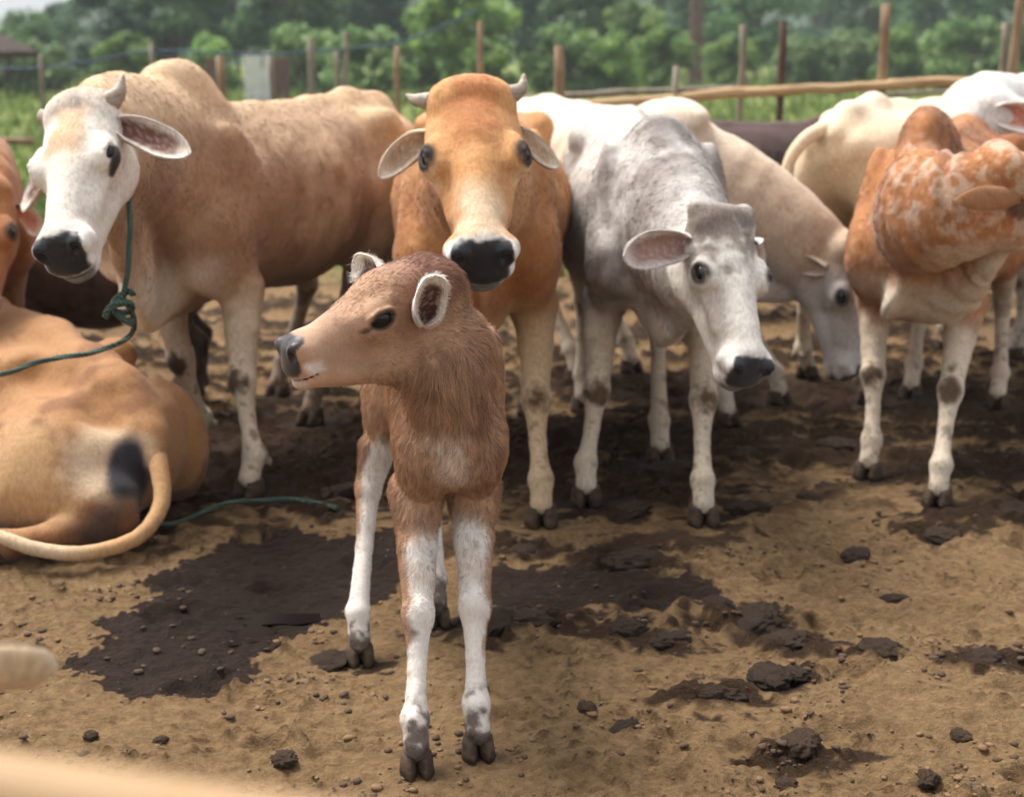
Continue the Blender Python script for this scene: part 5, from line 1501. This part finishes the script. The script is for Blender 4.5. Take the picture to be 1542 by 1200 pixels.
# ---- the cow lying down in front on the left
class Lying(Cow):
    def build(s):
        f = s.f
        A = unit((-.75, .66, 0)); B = np.array([A[1], -A[0], 0]); Z = np.array([0, 0, 1.0]); M = np.stack([A, B, Z], 1)
        s.neckP = np.array([(-1.85, 4.6, .35), (-1.95, 4.68, .40), (-2.05, 4.75, .45), (-2.12, 4.8, .5), (-2.2, 4.84, .55), (-2.27, 4.86, .6), s.h((.14, 0, -.2))])
        f.ell((-1.13, 3.93, .19), (.28, .23, .20), M, .08)
        f.ell((-1.50, 4.26, .22), (.50, .30, .235), M, .10)
        f.ell((-1.92, 4.62, .28), (.30, .22, .25), M, .10)
        f.ell((-1.15, 3.72, .13), (.23, .155, .19), np.stack([unit((-.95, .3, 0)), unit((.3, .95, 0)), Z], 1), .07)
        f.ell((-.975, 4.02, .14), (.17, .125, .19), M, .05)
        f.ell((-.99, 3.80, .17), (.12, .12, .13), M, .06)
        f.chain([(-.955, 3.78, .27), (-1.02, 3.85, .325), (-1.12, 3.96, .365), (-1.27, 4.14, .405), (-1.55, 4.42, .43), (-1.85, 4.62, .46)], [.04, .045, .045, .045, .045, .05], .07)
        for p in ((-1.31, 3.96, .355), (-1.11, 4.19, .355)): f.ell(p, (.06, .05, .05), M, .06)
        for p, r in (((-1.20, 3.84, .37), (.10, .05, .05)), ((-.985, 4.02, .375), (.12, .035, .06)), ((-1.36, 3.82, .36), (.10, .07, .06)), ((-1.02, 3.70, .33), (.06, .05, .06)), ((-1.30, 3.60, .10), (.12, .035, .10))): f.ell(p, r, M, .06, mode=-1)
        for p in ((-1.06, 3.76, .26), (-.93, 3.87, .26)): f.ell(p, (.05, .04, .045), M, .05)
        f.chain([(-1.2, 3.66, .12), (-1.0, 3.58, .09), (-.98, 3.56, .07)], [.11, .07, .05], .05)      # hind shank folded under
        f.chain([(-.98, 3.57, .06), (-1.10, 3.50, .045), (-1.22, 3.44, .04), (-1.26, 3.43, .04)], [.05, .036, .036, .03], .03)
        f.chain([(-1.45, 3.75, .12), (-1.5, 3.9, .12)], [.09, .1], .08)
        f.chain([(-2.05, 4.45, .2), (-1.95, 4.25, .07), (-2.15, 4.15, .05)], [.1, .055, .04], .05)
        f.chain([(-1.04, 3.88, .31), (-.965, 3.80, .265), (-.915, 3.715, .235), (-.882, 3.655, .185)], [.05, .045, .034, .022], .05)   # tail head
        R = np.linspace(.19, .12, 7)
        f.chain(list(s.neckP), list(R), .05)
        s.head()
def paint_lying(cow, V, N):
    nz = body_noise(V, 5, 152) - .5; n2 = body_noise(V, 22, 155) - .5
    c = np.tile(lin(166, 120, 76), (len(V), 1))
    c = mixc(c, lin(134, 90, 54), sm(.0, .35, nz * 2 + n2 * .5))
    def blob(p, r, col, amt, w=.5):
        nonlocal c
        d = np.linalg.norm((V - np.array(p)) / np.array(r), axis=1)
        c = mixc(c, col, sm(1.15, .6, d + n2 * w + nz * w) * amt)
    blob((-1.22, 3.58, .24), (.14, .14, .10), lin(200, 164, 118), .5)
    blob((-1.15, 3.55, .12), (.16, .12, .08), lin(196, 158, 110), .45)
    blob((-1.0, 3.60, .20), (.12, .14, .12), lin(206, 184, 154), .65)
    blob((-.955, 3.64, .17), (.05, .13, .10), lin(46, 43, 48), 1.0, .10)
    blob((-.955, 3.63, .16), (.045, .12, .09), lin(46, 43, 48), 1.0, .10)
    blob((-.99, 3.58, .09), (.09, .12, .05), lin(48, 42, 42), .9, .3)
    blob((-1.02, 3.55, .05), (.12, .10, .05), lin(52, 42, 36), .9, .3)
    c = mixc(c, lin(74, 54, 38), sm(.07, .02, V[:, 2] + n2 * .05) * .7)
    c = eye_paint(cow, V, c)
    g = np.zeros(len(V))
    return muzzle_paint(cow, V, c, g)
lying = Lying(-1.15, 3.9, 139, 1.0, L=.44, poll=(-2.38, 4.92, .72), muzzle=(-2.65, 5.05, .45), dorsal=(-.6, .3, .7))
animal(lying, 'cow', 'orange-brown cow lying down with its tail curled, rump towards us', 'cow', paint_lying,
       ears=[((.15, .20, -.17), (.2, .6, -.3), (.3, .1, .9), .05), ((.15, -.21, -.17), (.22, -.6, -.3), (.45, -.1, .9), .05)],
       horns=[([(.02, .15, -.08), (-.05, .23, -.08), (-.17, .27, -.05)], .07), ([(.02, -.15, -.09), (-.05, -.23, -.08), (-.17, -.27, -.05)], .07)],
       h=.009, hh=.010, hooves=False, tail_col=(lin(196, 152, 104), lin(206, 178, 144)), ribamp=0,
       tail=dict(path=[(-1.04, 3.88, .31), (-.965, 3.80, .265), (-.915, 3.715, .235), (-.880, 3.65, .18), (-.862, 3.58, .105), (-.90, 3.485, .05), (-1.008, 3.42, .032), (-1.12, 3.41, .045), (-1.22, 3.42, .075), (-1.35, 3.45, .09)],
                 r=[.05, .04, .028, .019, .017, .013], t=[0, .1, .22, .5, .85, 1], tuft=False))
v, fc = hoof_mesh((-1.24, 3.435, .0), math.radians(200), .95)
mesh_obj('hoof', v - np.array([-1.15, 3.9, 0]), fc, M_HOOF, lying.root)

# ---- the second calf, standing just outside the picture; only an ear reaches in
calf2 = Cow(-.80, 1.02, 75, .50, L=.25, hump=0, dewlap=.3, girth=.7, legr=.85, legl=1.15, legw=.7, headw=1.06, headd=1.3, dcalf=True,
            poll=(-.590, 1.25, .710), muzzle=(-.625, 1.46, .60), dorsal=(0, .3, 1), neck_ctrl=(-.68, 1.2, .62))
animal(calf2, 'calf', 'blurred pale ear of a calf reaching in at the left edge', 'calf',
       paint_plain(lin(196, 164, 128), lin(176, 140, 104), lin(210, 180, 144), lin(210, 190, 160), 160),
       ears=[((.14, -.20, -.14), (.14, -.72, -.06), (.6, .0, .8), .034, dict(tipw=.7)), ((.14, .20, -.14), (.14, .62, -.10), (.6, .0, .8), .03)],
       ear_cols=(lin(214, 186, 148), lin(200, 168, 132), lin(220, 198, 166)), h=.010, hh=.007)

# ------------------------------------------------------------------ ropes
m, nt, N, L, b = new_mat('green_rope')
tc = N.new('ShaderNodeTexCoord')
wv = node(nt, 'ShaderNodeTexWave', Scale=60.0, Distortion=1.5, Detail=2.0); wv.bands_direction = 'DIAGONAL'
L.new(tc.outputs['Object'], wv.inputs['Vector'])
cr = N.new('ShaderNodeValToRGB'); cr.color_ramp.elements[0].color = (*lin(36, 56, 48), 1); cr.color_ramp.elements[1].color = (*lin(84, 106, 92), 1)
L.new(wv.outputs['Fac'], cr.inputs['Fac']); L.new(cr.outputs[0], b.inputs['Base Color']); b.inputs['Roughness'].default_value = .75
bp = node(nt, 'ShaderNodeBump', Strength=.6, Distance=.003); L.new(wv.outputs['Fac'], bp.inputs['Height']); L.new(bp.outputs[0], b.inputs['Normal'])
M_ROPE = m
def rope(name, pts, r, parent=None, off=(0, 0, 0)):
    P = bezier(pts, 110)
    # three twisted strands
    T = np.gradient(P, axis=0); T /= np.linalg.norm(T, axis=1)[:, None]
    N0 = np.cross(T, (0.3, .2, 1)); N0 /= np.linalg.norm(N0, axis=1)[:, None]; B0 = np.cross(T, N0)
    s_ = np.concatenate([[0], np.cumsum(np.linalg.norm(np.diff(P, axis=0), axis=1))])
    VS, FS, c = [], [], 0
    for k in range(3):
        a = s_ / (r * 7) + k * 2 * math.pi / 3
        v, f_ = tube(P + (np.cos(a)[:, None] * N0 + np.sin(a)[:, None] * B0) * r * .5, r * .6, 7)
        VS.append(v); FS += [tuple(i + c for i in q) for q in f_]; c += len(v)
    return mesh_obj(name, np.concatenate(VS) - np.array(off), FS, M_ROPE, parent)
ro1 = empty('rope', (-.88, 3.42, 0)); tag(ro1, 'green rope hanging from the white-faced cow to a knot and over the lying cow', 'rope')
of = (-.88, 3.42, 0)
rope('strand', [(-.90, 3.62, 1.0), (-.885, 3.53, .90), (-.866, 3.44, .79), (-.868, 3.40, .70), (-.880, 3.40, .645)], 0.0065, ro1, of)
rope('strand', [(-.880, 3.40, .645), (-.865, 3.42, .60), (-.885, 3.48, .55), (-.94, 3.56, .51), (-1.02, 3.60, .478), (-1.142, 3.62, .455), (-1.25, 3.62, .42), (-1.5, 3.70, .36)], 0.0065, ro1, of)
kn = [(-.880 + .024 * math.cos(t * 2.1) * (1 - t * .04), 3.395 + .016 * math.sin(t * 2.1), .655 - .010 * t + .008 * math.sin(t * 3)) for t in np.linspace(0, 6.5, 16)]
rope('knot', kn, .0075, ro1, of)
rope('loose_end', [(-.880, 3.39, .64), (-.905, 3.37, .625), (-.915, 3.375, .605)], .008, ro1, of)
o = rope('rope', [(x, y, ground_z(x, y) + .014) for x, y in ((-.95, 3.66), (-.86, 3.70), (-.76, 3.775), (-.71, 3.83), (-.658, 3.875), (-.60, 3.885), (-.514, 3.862), (-.46, 3.83))], .0062)
tag(o, 'green rope lying on the dirt beside the lying cow', 'rope')
# ------------------------------------------------------------------ fur
def mat_fur(name):
    m, nt, N, L, b = new_mat(name)
    at_ = node(nt, 'ShaderNodeAttribute', attribute_name='Col')
    L.new(at_.outputs['Color'], b.inputs['Base Color'])
    b.inputs['Roughness'].default_value = .55; b.inputs['Specular IOR Level'].default_value = .25
    return m
M_FUR = mat_fur('fur')
def fur(cow, n, length_fn, dir_fn, r=.00035, seed=1, pts=4, lift=.30, swirl=.55, tone=.22, clump=.9):
    g = np.random.default_rng(seed)
    V, Q, C, G = cow.mesh
    a = V[Q[:, 1]] - V[Q[:, 0]]; b_ = V[Q[:, 3]] - V[Q[:, 0]]
    area = np.linalg.norm(np.cross(V[Q[:, 2]] - V[Q[:, 0]], V[Q[:, 3]] - V[Q[:, 1]]), axis=1)
    fi = g.choice(len(Q), n, p=area / area.sum())
    u, v = g.random((2, n, 1))
    q = Q[fi]
    w = [(1 - u) * (1 - v), u * (1 - v), u * v, (1 - u) * v]
    P = sum(V[q[:, i]] * w[i] for i in range(4)); col = sum(C[q[:, i]] * w[i] for i in range(4)); gl = sum(G[q[:, i]] * w[i][:, 0] for i in range(4))
    Nn = np.cross(V[q[:, 2]] - V[q[:, 0]], V[q[:, 3]] - V[q[:, 1]]); Nn /= np.linalg.norm(Nn, axis=1)[:, None] + 1e-12
    ln = length_fn(cow, P, Nn) * g.uniform(.6, 1.2, n) * (gl < .25)
    for c_, r_ in cow.eyes:
        ln *= sm(r_ * 1.05, r_ * 1.5, np.linalg.norm(P - c_, axis=1))
    D = dir_fn(cow, P, Nn)
    sw = np.stack([fbm(P * 22 + 13 * k, 3, 400 + k) - .5 for k in range(3)], 1) * 2.6
    D = D + sw * swirl + g.normal(size=(n, 3)) * .16
    k = ln > .0012
    P, Nn, D, ln, col = P[k], Nn[k], D[k], ln[k], col[k]
    D = D - Nn * (D * Nn).sum(1)[:, None]; D /= np.linalg.norm(D, axis=1)[:, None] + 1e-9
    n = len(P)
    ts = np.linspace(0, 1, pts)
    lf = lift * g.uniform(.5, 1.4, (n, 1))
    X = np.stack([P - Nn * .0008 + D * (ln[:, None] * t) + Nn * (ln[:, None] * lf * (t - .55 * t * t)) for t in ts], 1)
    tn = 1 + tone * g.normal(size=(n, 1)); cl = (fbm(P * np.array([110, 110, 34]), 2, 500) - .5)[:, None] * clump
    col = np.clip(col * np.clip(tn + cl, .5, 1.5), 0, .9)
    base = np.array([cow.O[0], cow.O[1], 0.0])
    hc = bpy.data.hair_curves.new('fur')
    hc.add_curves([pts] * n)
    hc.position_data.foreach_set('vector', (X - base).astype(np.float32).ravel())
    ra = hc.attributes.get('radius') or hc.attributes.new('radius', 'FLOAT', 'POINT')
    ra.data.foreach_set('value', np.tile(np.linspace(r, r * .25, pts), n).astype(np.float32))
    ca = hc.attributes.new('Col', 'FLOAT_COLOR', 'POINT')
    c4 = np.ones((n, pts, 4), np.float32); c4[:, :, :3] = col[:, None, :] * np.linspace(.85, 1.12, pts)[None, :, None]
    ca.data.foreach_set('color', c4.ravel())
    o = bpy.data.objects.new('fur', hc); COL.objects.link(o); o.parent = cow.root
    hc.materials.append(M_FUR)
    return o
def calf_len(cow, P, N):
    q = cow.toh(P); b = cow.tob(P); t, d = cow.neck_t(P)
    onhead = sm(-.1, .15, q[:, 0]) * sm(.45, .3, np.abs(q[:, 1])) * sm(-.50, -.30, q[:, 2]) * (q[:, 0] < 1.2)
    L0 = np.full(len(P), .017)
    L0 = np.where(b[:, 2] < .5, .007 + .006 * sm(.3, .5, b[:, 2]), L0)
    L0 = L0 + .016 * sm(.2, .5, t) * sm(.14, .10, d) * (1 - onhead)
    hl = .008 + .006 * sm(.25, .0, q[:, 0]) - .005 * sm(.5, .9, q[:, 0])
    return L0 * (1 - onhead) + hl * onhead
def calf_dir(cow, P, N):
    q = cow.toh(P); b = cow.tob(P)
    onhead = (sm(-.1, .15, q[:, 0]) * sm(.45, .3, np.abs(q[:, 1])) * sm(-.50, -.30, q[:, 2]) * (q[:, 0] < 1.2))[:, None]
    body = -cow.X * .55 - cow.Z * .9
    head = -cow.hX * 1.0 - cow.hZ * .35
    return body * (1 - onhead) + head * onhead
fur(calf, 190000, calf_len, calf_dir, seed=3, r=.00034, tone=.28, clump=1.5, lift=.36, swirl=.7)

def short_len(cow, P, N):
    q = cow.toh(P); b = cow.tob(P)
    onhead = sm(-.1, .1, q[:, 0]) * (np.abs(q[:, 1]) < .42) * (q[:, 2] > -.6) * (q[:, 0] < 1.2)
    L0 = np.where(b[:, 2] < .5, .009, .014)
    return L0 * (1 - onhead) + (.010 - .006 * sm(.4, .9, q[:, 0])) * onhead
for k_, (cw, n_) in enumerate(((tan, 60000), (orange, 45000), (grey, 50000), (brown, 40000), (lying, 45000))):
    fur(cw, n_, short_len, calf_dir, r=.0006, seed=20 + k_, pts=3, lift=.28, swirl=.45, tone=.14)

# ------------------------------------------------------------------ haze
m = bpy.data.materials.new('haze'); m.use_nodes = True
nt = m.node_tree; nt.nodes.clear()
out = nt.nodes.new('ShaderNodeOutputMaterial'); pv = nt.nodes.new('ShaderNodeVolumePrincipled')
pv.inputs['Color'].default_value = (.86, .91, .95, 1); pv.inputs['Density'].default_value = .0013; pv.inputs['Anisotropy'].default_value = .1
nt.links.new(pv.outputs[0], out.inputs['Volume'])
o = box('haze', (-420, -40, -3), (420, 950, 45), m, None, np.zeros(3))
tag(o, 'thin pale haze in the air over the fields', 'haze', kind='stuff')
